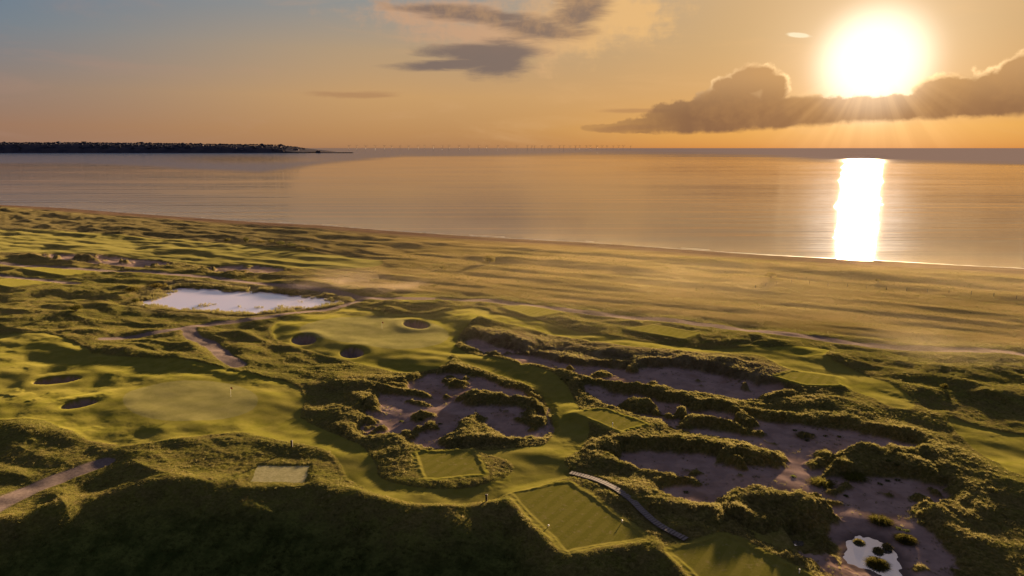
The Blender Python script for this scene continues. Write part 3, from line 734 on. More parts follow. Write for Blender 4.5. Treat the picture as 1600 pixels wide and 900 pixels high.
# ------------------------------------------------------------------ terrain meshes
ATTRS = ('mown','green','tee','dry','sand','path','beach','plain','far','isle','bent','wet','slope')
def build_ground():
    NR, NC = 760, 1060
    # rows closer together near by, farther apart with distance, like the eye needs
    dep = np.concatenate([np.linspace(math.radians(37), math.radians(5.2), NR - 60), np.linspace(math.radians(5.15), math.radians(0.6), 60)])
    r = CAM_H / np.tan(dep)
    az = np.radians(np.concatenate([np.linspace(-54, -38.6, 70)[:-1], np.linspace(-38.5, 38.5, NC), np.linspace(38.6, 54, 70)[1:]])); NC = len(az)
    R, Z_ = np.meshgrid(r, az, indexing='ij')
    rr = R / np.cos(Z_)**0.35
    X = (rr * np.sin(Z_)); Yy = (rr * np.cos(Z_))
    x, y = X.ravel(), Yy.ravel()
    z, cov, ids = terrain(x, y)
    co = np.stack([x, y, z], 1).astype(np.float32)
    # normals of the whole sheet, so zones cut from it shade without a seam
    G = co.reshape(NR, NC, 3)
    du = np.gradient(G, axis=1); dv = np.gradient(G, axis=0)
    nrm = np.cross(du, dv); nrm /= np.linalg.norm(nrm, axis=2, keepdims=True); nrm *= np.sign(nrm[..., 2:3]); nrm = nrm.reshape(-1, 3)
    i = np.arange(NR * NC).reshape(NR, NC)
    quads = np.stack([i[:-1, :-1], i[:-1, 1:], i[1:, 1:], i[1:, :-1]], -1).reshape(-1, 4)
    keep = ids['land'][quads].max(1) > -25
    quads = quads[keep]
    zone = np.zeros(x.shape, np.int32)
    zone[ids['beach']] = 1
    zone[ids['mown']] = 2; zone[ids['green']] = 3
    zone[ids['path']] = 4; zone[ids['sand']] = 5
    zone = np.where(ids['bun'] >= 0, 100 + ids['bun'], zone); zone = np.where(ids['tee'] >= 0, 200 + ids['tee'], zone)
    zone[(zone == 3) & (x > -60)] = 6
    fz = zone[quads[:, 0]]
    names = {0: ('ground', 'rough dune grassland with tussocks, mounds and swales'), 1: ('beach', 'brown shingle beach along the water'),
             2: ('fairway_field', 'short mown fairway winding between the dunes'), 3: ('putting_green_field', 'pale oval putting green between the two left bunkers'),
             6: ('putting_green_field', 'golden putting green below the hill, ringed by three pot bunkers'),
             4: ('gravel_path', 'pale gravel tracks crossing the links'), 5: ('waste_sand', 'bare sand between the grassy dune ridges')}
    tl = ['dry straw coloured tee mat beside the dark bank', 'square tee platform inside the bend of the fairway', 'large diamond shaped tee platform beside the boardwalk',
          'tee platform at the lower edge by the puddle sand', 'small tee platform above the fairway fork', 'far tee platform below the long track', 'tee platform at the right beside the narrow fairway',
          'tee platform by the track behind the hill', 'tee platform beyond the track at far left', 'tee strip at the far left edge', 'tiny tee platform on the hill top']
    bl = ['long pot bunker left of the big green', 'black shadowed pot bunker below the other left one', 'pot bunker at the foot of the hill', 'pot bunker at the left side of the golden green', 'round pot bunker in front of the golden green']
    for k in np.unique(fz):
        q = quads[fz == k]
        if len(q) < 6: q = q
        used, inv = np.unique(q, return_inverse=True); inv = inv.reshape(-1, 4)
        if k >= 200: nm, lb = 'tee_ground', tl[k - 200]
        elif k >= 100: nm, lb = 'bunker_sand', bl[k - 100]
        else: nm, lb = names[int(k)]
        me = bpy.data.meshes.new(nm)
        me.vertices.add(len(used)); me.vertices.foreach_set('co', co[used].ravel())
        me.loops.add(len(inv) * 4); me.loops.foreach_set('vertex_index', inv.ravel().astype(np.int32))
        me.polygons.add(len(inv)); me.polygons.foreach_set('loop_start', np.arange(0, len(inv) * 4, 4, dtype=np.int32))
        me.polygons.foreach_set('loop_total', np.full(len(inv), 4, np.int32)); me.polygons.foreach_set('use_smooth', np.ones(len(inv), bool))
        me.update()
        for a in ATTRS:
            at = me.attributes.new(a, 'FLOAT', 'POINT'); at.data.foreach_set('value', cov[a][used].astype(np.float32))
        me.normals_split_custom_set_from_vertices(nrm[used].astype(float).tolist())
        me.materials.append(GROUND)
        o = link(nm, me); tag(o, lb, None, None, 'structure')
    return quads.shape[0]
NQ = build_ground()

def build_outer():
    """coarse land outside the detailed sheet, to the sides and behind"""
    V = []; Fc = []
    sl = math.tan(SHORE_ANG)
    def add(x0, x1, y0, y1, n):
        i = len(V)
        for a in range(n + 1):
            for c in range(n + 1): V.append((x0 + (x1 - x0) * a / n, y0 + (y1 - y0) * c / n))
        for a in range(n):
            for c in range(n):
                k = i + a * (n + 1) + c; Fc.append((k, k + n + 1, k + n + 2, k + 1))
    add(-400, 400, -300, 500, 66)
    for q in ((-3400, -400, -1500, 1500, 60), (400, 3400, -1500, 1500, 60), (-400, 400, -1500, -300, 24), (-400, 400, 500, 900, 16)): add(*q)
    P = np.array(V); z, cov, ids = terrain(P[:, 0], P[:, 1])
    rad = np.hypot(P[:, 0], P[:, 1]); off = math.radians(54) - np.abs(np.arctan2(P[:, 0], P[:, 1]))
    inside = (P[:, 1] > 0) & (rad * np.sin(np.clip(off, -1.5, 1.5)) > 30) & (rad > 100) & (rad < 3000)
    z = z - 0.8 - 14 * inside
    Fc = [f for f in Fc if max(ids['land'][list(f)]) > -20]
    o = mesh_obj('terrain', np.column_stack([P, z]), Fc, GROUND, smooth=True)
    for a in ATTRS:
        at = o.data.attributes.new(a, 'FLOAT', 'POINT'); at.data.foreach_set('value', cov[a].astype(np.float32))
    tag(o, 'rough grassland beyond the course', None, None, 'structure')
build_outer()

# ------------------------------------------------------------------ sea
def build_sea():
    X = []; wind = []
    azs = np.radians(np.linspace(-58, 58, 260))
    rows = 50 / np.tan(np.radians(np.concatenate([np.linspace(14, 1.5, 150), np.linspace(1.45, 0.04, 70)])))
    R, A = np.meshgrid(rows, azs, indexing='ij')
    x = (R * np.tan(A)).ravel(); y = R.ravel()
    # ruffled water: far water and a left tongue; cloud shade painted in at right
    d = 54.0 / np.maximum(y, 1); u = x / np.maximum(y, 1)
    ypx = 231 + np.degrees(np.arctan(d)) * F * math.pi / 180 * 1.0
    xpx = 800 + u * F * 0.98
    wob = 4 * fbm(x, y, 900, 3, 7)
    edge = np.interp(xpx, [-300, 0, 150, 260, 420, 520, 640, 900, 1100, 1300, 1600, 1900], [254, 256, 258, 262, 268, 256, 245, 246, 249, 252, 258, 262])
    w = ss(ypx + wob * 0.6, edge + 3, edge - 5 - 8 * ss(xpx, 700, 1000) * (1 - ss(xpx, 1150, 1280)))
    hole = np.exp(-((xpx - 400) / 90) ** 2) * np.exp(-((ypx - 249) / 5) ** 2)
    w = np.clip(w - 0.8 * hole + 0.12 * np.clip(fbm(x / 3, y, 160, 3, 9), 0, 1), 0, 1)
    n0, n1 = len(rows), len(azs)
    i = np.arange(n0 * n1).reshape(n0, n1); q = np.stack([i[:-1, :-1], i[:-1, 1:], i[1:, 1:], i[1:, :-1]], -1).reshape(-1, 4)
    z = np.full(x.shape, SEA_Z)
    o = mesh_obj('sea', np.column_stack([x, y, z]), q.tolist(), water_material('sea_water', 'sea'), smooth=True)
    ag = o.data.attributes.new('cloud_shade', 'FLOAT', 'POINT'); ag.data.foreach_set('value', ss(xpx, 650, 1250).astype(np.float32))  # right-hand part of the band that carries painted cloud shade
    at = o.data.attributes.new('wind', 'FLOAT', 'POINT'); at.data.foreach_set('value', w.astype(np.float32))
    tag(o, 'calm sea with long low ripples under the sunrise', None, None, 'structure')
build_sea()

def foam():
    V = []; Fc = []; r = np.random.default_rng(4)
    xs = np.arange(-900, 420, 1.5); sx = [p[0] for p in SHORE]; sy = [p[1] for p in SHORE]
    for row, (off, thr) in enumerate(((0.6, -0.55), (5.5, 0.30))):
        y = np.interp(xs, sx, sy) + off + 0.9 * fbm(xs, xs * 0 + row, 30, 3, 9); k = fbm(xs, xs * 0 + 4 * row, 40, 3, 19) ; w = 0.55 + 0.5 * np.clip(fbm(xs, xs * 0, 9, 2, 23), -0.8, 1)
        for i in range(len(xs) - 1):
            if k[i] < thr: continue
            j = len(V); V += [(xs[i], y[i], SEA_Z + .015), (xs[i+1], y[i+1], SEA_Z + .015), (xs[i+1], y[i+1] + w[i+1], SEA_Z + .03), (xs[i], y[i] + w[i], SEA_Z + .03)]; Fc.append((j, j+1, j+2, j+3))
    o = mesh_obj('sea_foam', V, Fc, simple('foam', (0.34, 0.33, 0.34), 0.6, 0.1)); tag(o, 'thin broken lines of surf along the shore', None, None, 'stuff')
foam()
def flat_water(name, P, z, mat, label, grow=1.0):
    cx = sum(p[0] for p in P) / len(P); cy = sum(p[1] for p in P) / len(P)
    V = [((p[0]-cx) * grow + cx, (p[1]-cy) * grow + cy, z) for p in P]
    area = sum(V[i-1][0] * V[i][1] - V[i][0] * V[i-1][1] for i in range(len(V)))
    if area < 0: V = V[::-1]
    o = mesh_obj(name, V, [tuple(range(len(V)))], mat); return tag(o, label, None, None, 'structure')
PONDM = water_material('pond_water', 'pond'); PUDM = water_material('puddle_water', 'puddle')
flat_water('pond_water', POND, -0.74, PONDM, 'bright still pond, its pale sky reflection painted into the colour', 1.06)
flat_water('puddle_water', PUDDLES[0], -1.30, PUDM, 'blue rainwater puddle in the lower right sand', 1.25)
flat_water('puddle_water', PUDDLES[1], -1.30, PUDM, 'small puddle below the dark dune', 1.2)

# ------------------------------------------------------------------ grass (nobody could count it)
rng = np.random.default_rng(7)
def tuft_mesh(name, n, h, w, spread, mat, lean=0.5, seed=1):
    r = np.random.default_rng(seed); V = []; Fc = []
    for i in range(n):
        a = r.uniform(0, 2*math.pi); rad = spread * math.sqrt(r.uniform(0, 1)); bx, by = rad*math.cos(a), rad*math.sin(a)
        la = a + r.normal(0, 0.6); hh = h * r.uniform(0.55, 1.1); L = lean * hh * r.uniform(0.3, 1.1)
        fa = r.uniform(0, math.pi); wx, wy = w/2*math.cos(fa), w/2*math.sin(fa)
        k = len(V); mx, my = bx + L*0.35*math.cos(la), by + L*0.35*math.sin(la)
        V += [(bx-wx, by-wy, -0.05), (bx+wx, by+wy, -0.05), (mx+wx*0.8, my+wy*0.8, hh*0.6), (mx-wx*0.8, my-wy*0.8, hh*0.6), (bx+L*math.cos(la), by+L*math.sin(la), hh)]
        Fc += [(k, k+1, k+2, k+3), (k+3, k+2, k+4)]
    me = bpy.data.meshes.new(name); me.from_pydata(V, [], Fc); me.materials.append(mat); me.update(); return me
def scatter(name, label, me, pts, scale, seed=0):
    """one object of grass: points that carry copies of a tuft"""
    m = bpy.data.meshes.new(name); m.vertices.add(len(pts)); m.vertices.foreach_set('co', np.asarray(pts, np.float32).ravel())
    a = m.attributes.new('size', 'FLOAT', 'POINT'); a.data.foreach_set('value', np.asarray(scale, np.float32))
    a = m.attributes.new('turn', 'FLOAT', 'POINT'); a.data.foreach_set('value', np.random.default_rng(seed).uniform(0, 6.28, len(pts)).astype(np.float32))
    o = link(name, m)
    src = link('grass_tuft', me, None, tuple(float(c) for c in pts[0])); tag(src, None, None, None, 'stuff'); src['label'] = label
    ng = bpy.data.node_groups.new(name, 'GeometryNodeTree')
    ng.interface.new_socket('Geometry', in_out='INPUT', socket_type='NodeSocketGeometry'); ng.interface.new_socket('Geometry', in_out='OUTPUT', socket_type='NodeSocketGeometry')
    N = ng.nodes; L = ng.links
    gi = N.new('NodeGroupInput'); go = N.new('NodeGroupOutput'); ip = N.new('GeometryNodeInstanceOnPoints'); oi = N.new('GeometryNodeObjectInfo')
    oi.inputs['Object'].default_value = src; oi.transform_space = 'ORIGINAL'; oi.inputs['As Instance'].default_value = True
    s = N.new('GeometryNodeInputNamedAttribute'); s.data_type = 'FLOAT'; s.inputs[0].default_value = 'size'
    t = N.new('GeometryNodeInputNamedAttribute'); t.data_type = 'FLOAT'; t.inputs[0].default_value = 'turn'
    cb = N.new('ShaderNodeCombineXYZ'); L.new(t.outputs[0], cb.inputs[2])
    mp = N.new('GeometryNodeMeshToPoints'); L.new(gi.outputs[0], mp.inputs[0])
    L.new(mp.outputs[0], ip.inputs['Points']); L.new(oi.outputs['Geometry'], ip.inputs['Instance'])
    L.new(cb.outputs[0], ip.inputs['Rotation']); L.new(s.outputs[0], ip.inputs['Scale']); L.new(ip.outputs[0], go.inputs[0])
    md = o.modifiers.new('grass', 'NODES'); md.node_group = ng
    tag(o, label, None, None, 'stuff'); return o
def spots(n, d0, d1, p, az=41):
    """random ground points, thinning with distance"""
    uu = rng.uniform(0, 1, n); e = 2 - p
    r = (d0**e + uu * (d1**e - d0**e)) ** (1/e)
    a = np.radians(rng.uniform(-az, az, n)); return r * np.sin(a), r * np.cos(a)
def grass():
    x, y = spots(330000, 68, 330, 1.35)
    z, cov, ids = terrain(x, y)
    free = (cov['mown'] < 0.3) & (cov['tee'] < 0.3) & ((cov['sand'] < 0.35) | (rng.uniform(0, 1, len(x)) < 0.02 + 0.12 * ss(fbm(x, y, 9, 3, 207), 0.2, 0.7) + 0.45 * np.exp(np.minimum(ids['d_sand'], 0) / 1.0) * (fbm(x, y, 3, 2, 209) > 0.05))) & (cov['path'] < 0.4) & (ids['board'] > 1.1) & (cov['wet'] < 0.6) & (ids['land'] > 35)
    clump = 0.7 * fbm(x, y, 9, 3, 201) + 0.25 * fbm(x, y, 1.5, 2, 203)
    keep = free & (rng.uniform(0, 1, len(x)) < 0.70 + 0.6 * clump) & ~((cov['plain'] > 0.5) & (rng.uniform(0, 1, len(x)) < 0.55))
    x, y, z = x[keep], y[keep], z[keep]; cov = {k: v[keep] for k, v in cov.items()}; clump = clump[keep]
    r = np.hypot(x, y)
    sz = rng.uniform(0.40, 0.95, len(x)) * (0.8 + 0.3 * np.clip(clump, -0.5, 1)) * (0.80 + 0.20 * cov['isle']) * (1 + ss(r, 120, 330) * 0.35)
    sz = sz * (0.80 + 0.25 * ss(fbm(x, y, 2.3, 2, 211), -0.15, 0.45))
    marram = rng.uniform(0, 1, len(x)) < (0.10 + 0.55 * cov['isle'] + 0.35 * cov['bent'] + 0.2 * ss(clump, 0.2, 0.7)) * (1 - 0.8 * cov['slope'])
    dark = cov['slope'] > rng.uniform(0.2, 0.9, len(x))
    g1 = tuft_mesh('green_tuft', 24, 0.22, 0.042, 0.48, GREEN_BLADE, 0.8, 1)
    g2 = tuft_mesh('marram_tuft', 26, 0.38, 0.038, 0.34, PALE_BLADE, 0.7, 2)
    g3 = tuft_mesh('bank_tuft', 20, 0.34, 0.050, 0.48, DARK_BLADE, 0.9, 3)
    pts = np.column_stack([x, y, z - 0.02])
    a = ~marram & ~dark; c = marram & ~dark
    scatter('rough_grass', 'short green rough grass over the mounds', g1, pts[a], sz[a], 1)
    scatter('marram_grass', 'taller pale marram grass along the dune ridges', g2, pts[c], sz[c], 2)
    scatter('bank_grass', 'tussocky grass on the near bank, its colour darkened for shade', g3, pts[dark], sz[dark] * 1.1, 3)
    print('grass', a.sum(), c.sum(), dark.sum())
grass()

# ------------------------------------------------------------------ headland, town and wind farm far off
def far_coast():
    D = 7200.0; mpp = D / F
    xs = np.array([-1100, -400, -100, 0, 60, 130, 200, 260, 320, 380, 410, 430, 445, 458, 470]); hs = np.array([95, 100, 112, 112, 112, 108, 104, 96, 90, 86, 80, 62, 44, 18, 2.0]) * 0.86
    n = 420; px = np.linspace(-1100, 470, n); top = np.interp(px, xs, hs)
    rows = [(0, 0.0), (25, 0.16), (60, 0.50), (160, 0.72), (380, 0.92), (700, 1.0), (1300, 0.95), (2200, 0.5)]
    V = []; Fc = []
    for j, (back, f) in enumerate(rows):
        X = (px - 800) * mpp; Y = np.full(n, D + back) + 12 * fbm(px, px * 0 + j, 9, 3, 3)
        Z = SEA_Z - 1 + (top + 5) * f * (1 + 0.10 * fbm(px, px * 0 + 7.0 * j, 40, 3, 5) * (j > 1))
        V += list(zip(X * (1 + back / D * 0.2), Y, Z))
    for j in range(len(rows) - 1):
        for i in range(n - 1): Fc.append((j*n+i, j*n+i+1, (j+1)*n+i+1, (j+1)*n+i))
    m, b = material('headland_slopes')
    P = b.node('ShaderNodeNewGeometry').outputs['Position']
    nn = b.noise(b.mapping(P, scale=(1, 1, 3)), 0.008, 5, 0.65)
    c = b.mix(b.sstep(nn, 0.38, 0.60), (0.034, 0.036, 0.050), (0.060, 0.054, 0.062)); finish(b, principled(b, c, 1.0, spec=0.0))
    o = mesh_obj('headland_terrain', V, Fc, m, smooth=True); tag(o, 'long dark wooded headland across the bay', None, None, 'structure')
    def hz(x, back=0):  # ground height on the headland
        j = np.interp(back, [r[0] for r in rows], [r[1] for r in rows]); return SEA_Z - 1 + (np.interp(x, xs, hs) + 5) * j
    # woods: many leafy clumps along the top and the slopes, one mass
    r = np.random.default_rng(5); V = []; Fc = []
    wood, b = material('woodland'); nn = b.noise(b.node('ShaderNodeNewGeometry').outputs['Position'], 0.03, 4); finish(b, principled(b, b.mix(nn, (0.034, 0.036, 0.050), (0.046, 0.044, 0.054)), 1.0, spec=0.0))
    for k in range(1500):
        x = r.uniform(-200, 452); back = r.choice([700, 690, 380, 200, 90], p=[0.34, 0.2, 0.2, 0.16, 0.10]) + r.uniform(-30, 30)
        if x > 300 and back < 600 and r.random() < 0.5: continue
        s_ = r.uniform(7, 20) * (1.5 if r.random() < 0.05 else 1); cx = (x - 800) * mpp; cz = hz(x, back) + s_ * 0.25; i0 = len(V)
        for (a, e_) in [(0,1)] + [(t, q) for q in (0.55, -0.1) for t in range(6)]:
            rr = s_ * r.uniform(0.75, 1.15) * (math.sqrt(max(0, 1 - e_*e_))); th_ = a * math.pi / 3 + r.uniform(-.2, .2)
            V.append((cx + rr * math.cos(th_), D + back + rr * math.sin(th_), cz + e_ * s_ * 0.62))
        for t in range(6):
            u = (t + 1) % 6; Fc += [(i0, i0+1+t, i0+1+u), (i0+1+t, i0+7+t, i0+7+u, i0+1+u)]
    o = mesh_obj('treeline', V, Fc, wood, smooth=True); tag(o, 'dark woods along the top of the far headland', None, None, 'stuff')
    # houses of the seaside town
    walls = [simple('far_wall', c, 1.0, 0.05, 0.1, 0.0) for c in ((0.20, 0.17, 0.18), (0.11, 0.095, 0.10), (0.065, 0.055, 0.06))]
    roofm = simple('far_roof', (0.06, 0.042, 0.042), 1.0, 0.1, 0.1, 0.0); glass = simple('far_glass', (0.05, 0.05, 0.06), 0.2, 0.0)
    def make_house(w, d, h, wm):
        root = empty('house', (0, 0, 0)); V = []; Fc = []; box(0, 0, h/2, w, d, h, V, Fc); mesh_obj('wall', V, Fc, wm, root)
        rh = h * 0.45; V = [(-w/2-.6,-d/2-.6,h),(w/2+.6,-d/2-.6,h),(w/2+.6,d/2+.6,h),(-w/2-.6,d/2+.6,h),(-w/2+2,0,h+rh),(w/2-2,0,h+rh)]
        rf = mesh_obj('roof', V, [(0,1,5,4),(1,2,5),(2,3,4,5),(3,0,4),(3,2,1,0)], roofm, root)
        V = []; Fc = []; box(w*0.28, 0, h+rh, 1.4, 1.4, 3, V, Fc); mesh_obj('chimney', V, Fc, wm, rf)
        nf = max(1, int(h / 4)); nw = max(2, int(w / 6)); wi = None
        for f in range(nf):
            for k in range(nw):
                V = []; Fc = []; box(-w/2 + (k + .5) * w / nw, -d/2 - .05, (f + .55) * h / nf, 1.8, .3, 2.0, V, Fc)
                if wi is None: wi = mesh_obj('window', V, Fc, glass, root); x0, z0 = -w/2 + (k + .5) * w / nw, (f + .55) * h / nf
                else:
                    c = wi.copy(); COL.objects.link(c); c.parent = root; c.location = (-w/2 + (k + .5) * w / nw - x0, 0, (f + .55) * h / nf - z0)
        return root
    kinds = [make_house(26, 12, 9, walls[0]), make_house(18, 11, 8, walls[1]), make_house(40, 14, 12, walls[0]), make_house(16, 10, 7, walls[2])]
    place = []
    for x in [304,309,313,318]: place.append((x, 330, r.integers(0, 2)))
    for x in [345,350,355,360,365,371]: place.append((x, 90 + r.uniform(0, 60), 2 if x < 362 else 0))
    for x in [378,384,392,398,404,411,417,421,426,431,436,441,446,450,453]: place.append((x + r.uniform(-1,1), r.choice([50, 120, 220, 380]), r.integers(0, 4)))
    for x in [330,338,352,362,388,400,408,415,424,432,440]: place.append((x + r.uniform(-2,2), r.uniform(300, 650), r.integers(0, 4)))
    for x in [20,44,150,176,210,236,262,285]: place.append((x + r.uniform(-5,5), r.uniform(40, 380), 3))
    used = [False] * 4
    for x, back, k in place:
        k = int(k); o = kinds[k] if not used[k] else copy_tree(kinds[k]); used[k] = True
        o.location = ((x - 800) * mpp, D + back, hz(x, back) - 1); o.rotation_euler = (0, 0, r.uniform(-0.4, 0.4))
        if k == 3: lb = 'small dim brown house among the woods of the far headland'
        elif k == 2: lb = 'long pale terrace low on the slope of the far headland'
        elif k == 1: lb = 'mid sized brownish house of the town on the far headland'
        else: lb = 'bright pale house of the town on the far headland'
        tag(o, lb, 'house', 'houses on the far headland')
    # the flat topped block on the skyline
    root = empty('apartment_block', ((84 - 800) * mpp, D + 690, hz(84, 690) - 4)); V = []; Fc = []; box(0, 0, 13, 54, 20, 26, V, Fc); mesh_obj('wall', V, Fc, walls[2], root)
    V = []; Fc = []; box(0, 0, 26.6, 56, 22, 1.2, V, Fc); mesh_obj('roof', V, Fc, roofm, root)
    tag(root, 'flat topped grey block breaking the skyline of the far headland', 'building')
    # breakwater with its low building
    V = []; Fc = []
    box((505 - 800) * mpp, D - 40, SEA_Z + 3, 108 * mpp, 40, 8, V, Fc, 0.96); o = mesh_obj('breakwater', V, Fc, simple('breakwater_stone', (0.04, 0.036, 0.038), 1.0, 0.2, 0.1, 0.0))
    tag(o, 'long low breakwater running out from the tip of the headland', 'breakwater')
    root = empty('harbour_building', ((505 - 800) * mpp, D - 40, SEA_Z + 7)); V = []; Fc = []; box(0, 0, 5, 50, 16, 10, V, Fc); mesh_obj('wall', V, Fc, walls[2], root)
    V = []; Fc = []; box(-6, 0, 13.5, 13, 12, 9, V, Fc); mesh_obj('tower', V, Fc, walls[2], root)
    V = [(-25,-9,10),(25,-9,10),(25,9,10),(-25,9,10),(-18,0,14),(18,0,14)]; mesh_obj('roof', V, [(0,1,5,4),(1,2,5),(2,3,4,5),(3,0,4)], roofm, root)
    tag(root, 'dark harbour building standing on the breakwater', 'building')
far_coast()

def wind_farm():
    root = empty('wind_turbine', (0, 0, 0)); V = []; Fc = []
    tube([(0,0,0),(0,0,45),(0,0,88)], [2.4, 2.0, 1.5], 8, V, Fc); mesh_obj('tower', V, Fc, TURBINE, root)
    V = []; Fc = []; box(0, 0, 90, 4, 12, 4, V, Fc, 0.8); mesh_obj('nacelle', V, Fc, TURBINE, root)
    V = []; Fc = []; box(0, -7.5, 90, 3, 3, 3, V, Fc, 0.6); hub = mesh_obj('hub', V, Fc, TURBINE, root)
    for k in range(3):
        a = k * 2 * math.pi / 3 + 0.4; V = []; c, s_ = math.cos(a), math.sin(a)
        for t, w in ((1.0, 1.2), (8, 2.6), (52, 0.5)): V += [(c*t - s_*w, -7.5, 90 + s_*t + c*w), (c*t + s_*w, -7.5, 90 + s_*t - c*w), (c*t, -8.3, 90 + s_*t)]
        mesh_obj('blade', V, [(0,1,4,3),(1,2,5,4),(2,0,3,5),(3,4,7,6),(4,5,8,7),(5,3,6,8),(6,7,8)], TURBINE, root)
    r = np.random.default_rng(3)
    px = list(np.arange(552, 700, 13)) + list(np.arange(702, 826, 15)) + list(np.arange(828, 985, 8.5))
    for i, x in enumerate(px):
        o = root if i == 0 else copy_tree(root)
        Dk = r.uniform(15500, 18500); o.location = ((x + r.uniform(-3, 3) - 800) / F * Dk, Dk, SEA_Z); o.rotation_euler = (0, 0, r.uniform(-0.2, 0.6))
        tag(o, 'tiny grey wind turbine of the offshore row on the horizon', 'wind turbine', 'wind turbines along the sea horizon')
wind_farm()

# ------------------------------------------------------------------ shrubs, tussocks, reeds
def at(px, py, z0=0.0):
    """the ground point seen at a photo position, following the relief"""
    z = z0
    for _ in range(4):
        x, y = ground(px, py, z); z = float(height(x, y)[0])
    return float(x), float(y), z
def shrub(px, py, w, h, label, n=900, seed=0, group=None, cat='shrub'):
    x, y, z = at(px, py); r = np.random.default_rng(seed + int(px))
    root = empty('shrub', (x, y, z)); V = []; Fc = []
    lobes = [(r.uniform(-.28, .28) * w, r.uniform(-.28, .28) * w, r.uniform(.35, .72) * h, r.uniform(.22, .36)) for _ in range(7)]
    for k in range(n):
        lx, ly, lz, lr = lobes[k % 7]; d = r.normal(size=3); d /= np.linalg.norm(d); q = r.uniform(.55, 1.08) ** .6
        p = np.array([lx + d[0]*lr*w*q, ly + d[1]*lr*w*q, max(.05*h, lz + d[2]*lr*h*q)])
        a = r.normal(size=3); a /= np.linalg.norm(a); c = np.cross(a, d); c /= np.linalg.norm(c) + 1e-6; s_ = r.uniform(.06, .13) * (w ** .4)
        i = len(V); V += [tuple(p - a*s_), tuple(p + c*s_*.6), tuple(p + a*s_), tuple(p - c*s_*.6)]; Fc.append((i, i+1, i+2, i+3))
    mesh_obj('crown', V, Fc, LEAF, root)
    for k in range(3):
        V = []; Fc = []; lx, ly, lz, lr = lobes[k]; tube([(0.05*k, 0, -0.2), (lx*.5, ly*.5, lz*.5), (lx, ly, lz)], [.07*w**.5, .05*w**.5, .02], 5, V, Fc); mesh_obj('stem', V, Fc, STEM, root)
    return tag(root, label, cat, group)
shrub(764, 411, 5.2, 3.4, 'round lone bush casting a long shadow on the open grassland', 1400)
shrub(384, 376, 3.4, 3.0, 'taller dark bush standing beyond the far fairway', 900)
shrub(357, 376, 4.6, 1.8, 'low dark bush just left of the taller one beyond the far fairway', 700)
shrub(118, 486, 3.6, 2.2, 'dark green bush on the mounds left of the pond', 900)
shrub(207, 456, 5.5, 1.9, 'broad brown shrub at the upper left end of the pond', 900)
shrub(213, 473, 2.6, 1.5, 'small rusty shrub at the left tip of the pond', 600)
shrub(250, 449, 6.5, 1.6, 'low spreading shrub above the far bank of the pond', 900)
for i, (px, py, w, h) in enumerate([(408,380,5,1.5),(424,379,4.4,1.9),(440,383,5.5,2.0),(456,384,5,2.3),(470,386,5.4,2.2),(484,388,4.4,1.8)]):
    shrub(px, py, w, h, 'low scrub bush in the thicket right of the tall dark bush', 600, 3, 'scrub bushes beyond the far fairway')
shrub(1204, 434, 4.0, 2.0, 'small bush near the shore left of the sun glitter', 600)
shrub(690, 420, 1.9, 1.3, 'tiny green bush on the open grassland beyond the hill', 400)
shrub(1372, 441, 2.2, 1.2, 'tiny bush beyond the wire fence on the seaward grassland', 350)
shrub(1476, 607, 1.6, 1.2, 'small dark bush on the crest above the right hand hollow', 400)
def tussock(px, py, w, h, label, mat, n=420, seed=0, group=None):
    x, y, z = at(px, py); r = np.random.default_rng(seed + int(px)); V = []; Fc = []
    for k in range(n):
        a = r.uniform(0, 2*math.pi); q = math.sqrt(r.uniform(0, 1)); bx, by = q*w*.34*math.cos(a), q*w*.34*math.sin(a)
        L = h * r.uniform(.7, 1.1); out = q * w * .5 * r.uniform(.6, 1.2); ww = .028
        fa = r.uniform(0, math.pi); wx, wy = ww*math.cos(fa), ww*math.sin(fa); i = len(V); zt = L * (1 - .55*q*q)
        V += [(bx-wx, by-wy, -.15), (bx+wx, by+wy, -.15), (bx+out*.5*math.cos(a)+wx, by+out*.5*math.sin(a)+wy, zt), (bx+out*.5*math.cos(a)-wx, by+out*.5*math.sin(a)-wy, zt),
              (bx+out*math.cos(a), by+out*math.sin(a), zt*.72)]
        Fc += [(i, i+1, i+2, i+3), (i+3, i+2, i+4)]
    o = mesh_obj('grass_tussock', V, Fc, mat, None, (x, y, z)); return tag(o, label, 'grass tussock', group)
tussock(1371, 884, 2.3, .9, 'biggest dark tussock, standing in the lower end of the puddle', LEAF, 900)
tussock(1372, 864, 1.1, .8, 'pale rounded tussock in the puddle, left of its twin', PALE_BLADE, 500)
tussock(1386, 858, 1.1, .8, 'pale rounded tussock at the right edge of the puddle', PALE_BLADE, 500)
tussock(1342, 850, 1.2, .7, 'pale tussock on the left bank of the puddle', PALE_BLADE, 500)
tussock(1415, 846, 2.3, .8, 'lone tussock on the sand right of the puddle', LEAF, 800)
tussock(1376, 816, 2.8, .7, 'dark flat tussock on the sand above the puddle', LEAF, 600)
tussock(1258, 683, 3.0, .7, 'pale tussock on the sand band beyond the curved ridge', PALE_BLADE, 400)
tussock(1285, 758, 3.4, .9, 'tussock at the left end of the low clump on the big sand', GREEN_BLADE, 600)
tussock(1335, 748, 3.6, 1.0, 'tussock at the right end of the low clump on the big sand', GREEN_BLADE, 600)
for i, (px, py) in enumerate([(878,592),(887,594),(1242,673),(1253,676),(1262,678),(1270,680),(1290,682),(1311,683),(1261,689),(1386,738),(1400,743),(1403,751),(1387,752),(1375,757),(627,659),(657,660),(688,663),(1072,770),(1404,827),(1416,830),(1322,776),(1240,745)]):
    tussock(px, py, .8, .28, 'tiny dark tuft of grass dotting the bare sand', DARK_BLADE, 60, i, 'tiny tufts scattered on the bare sand')
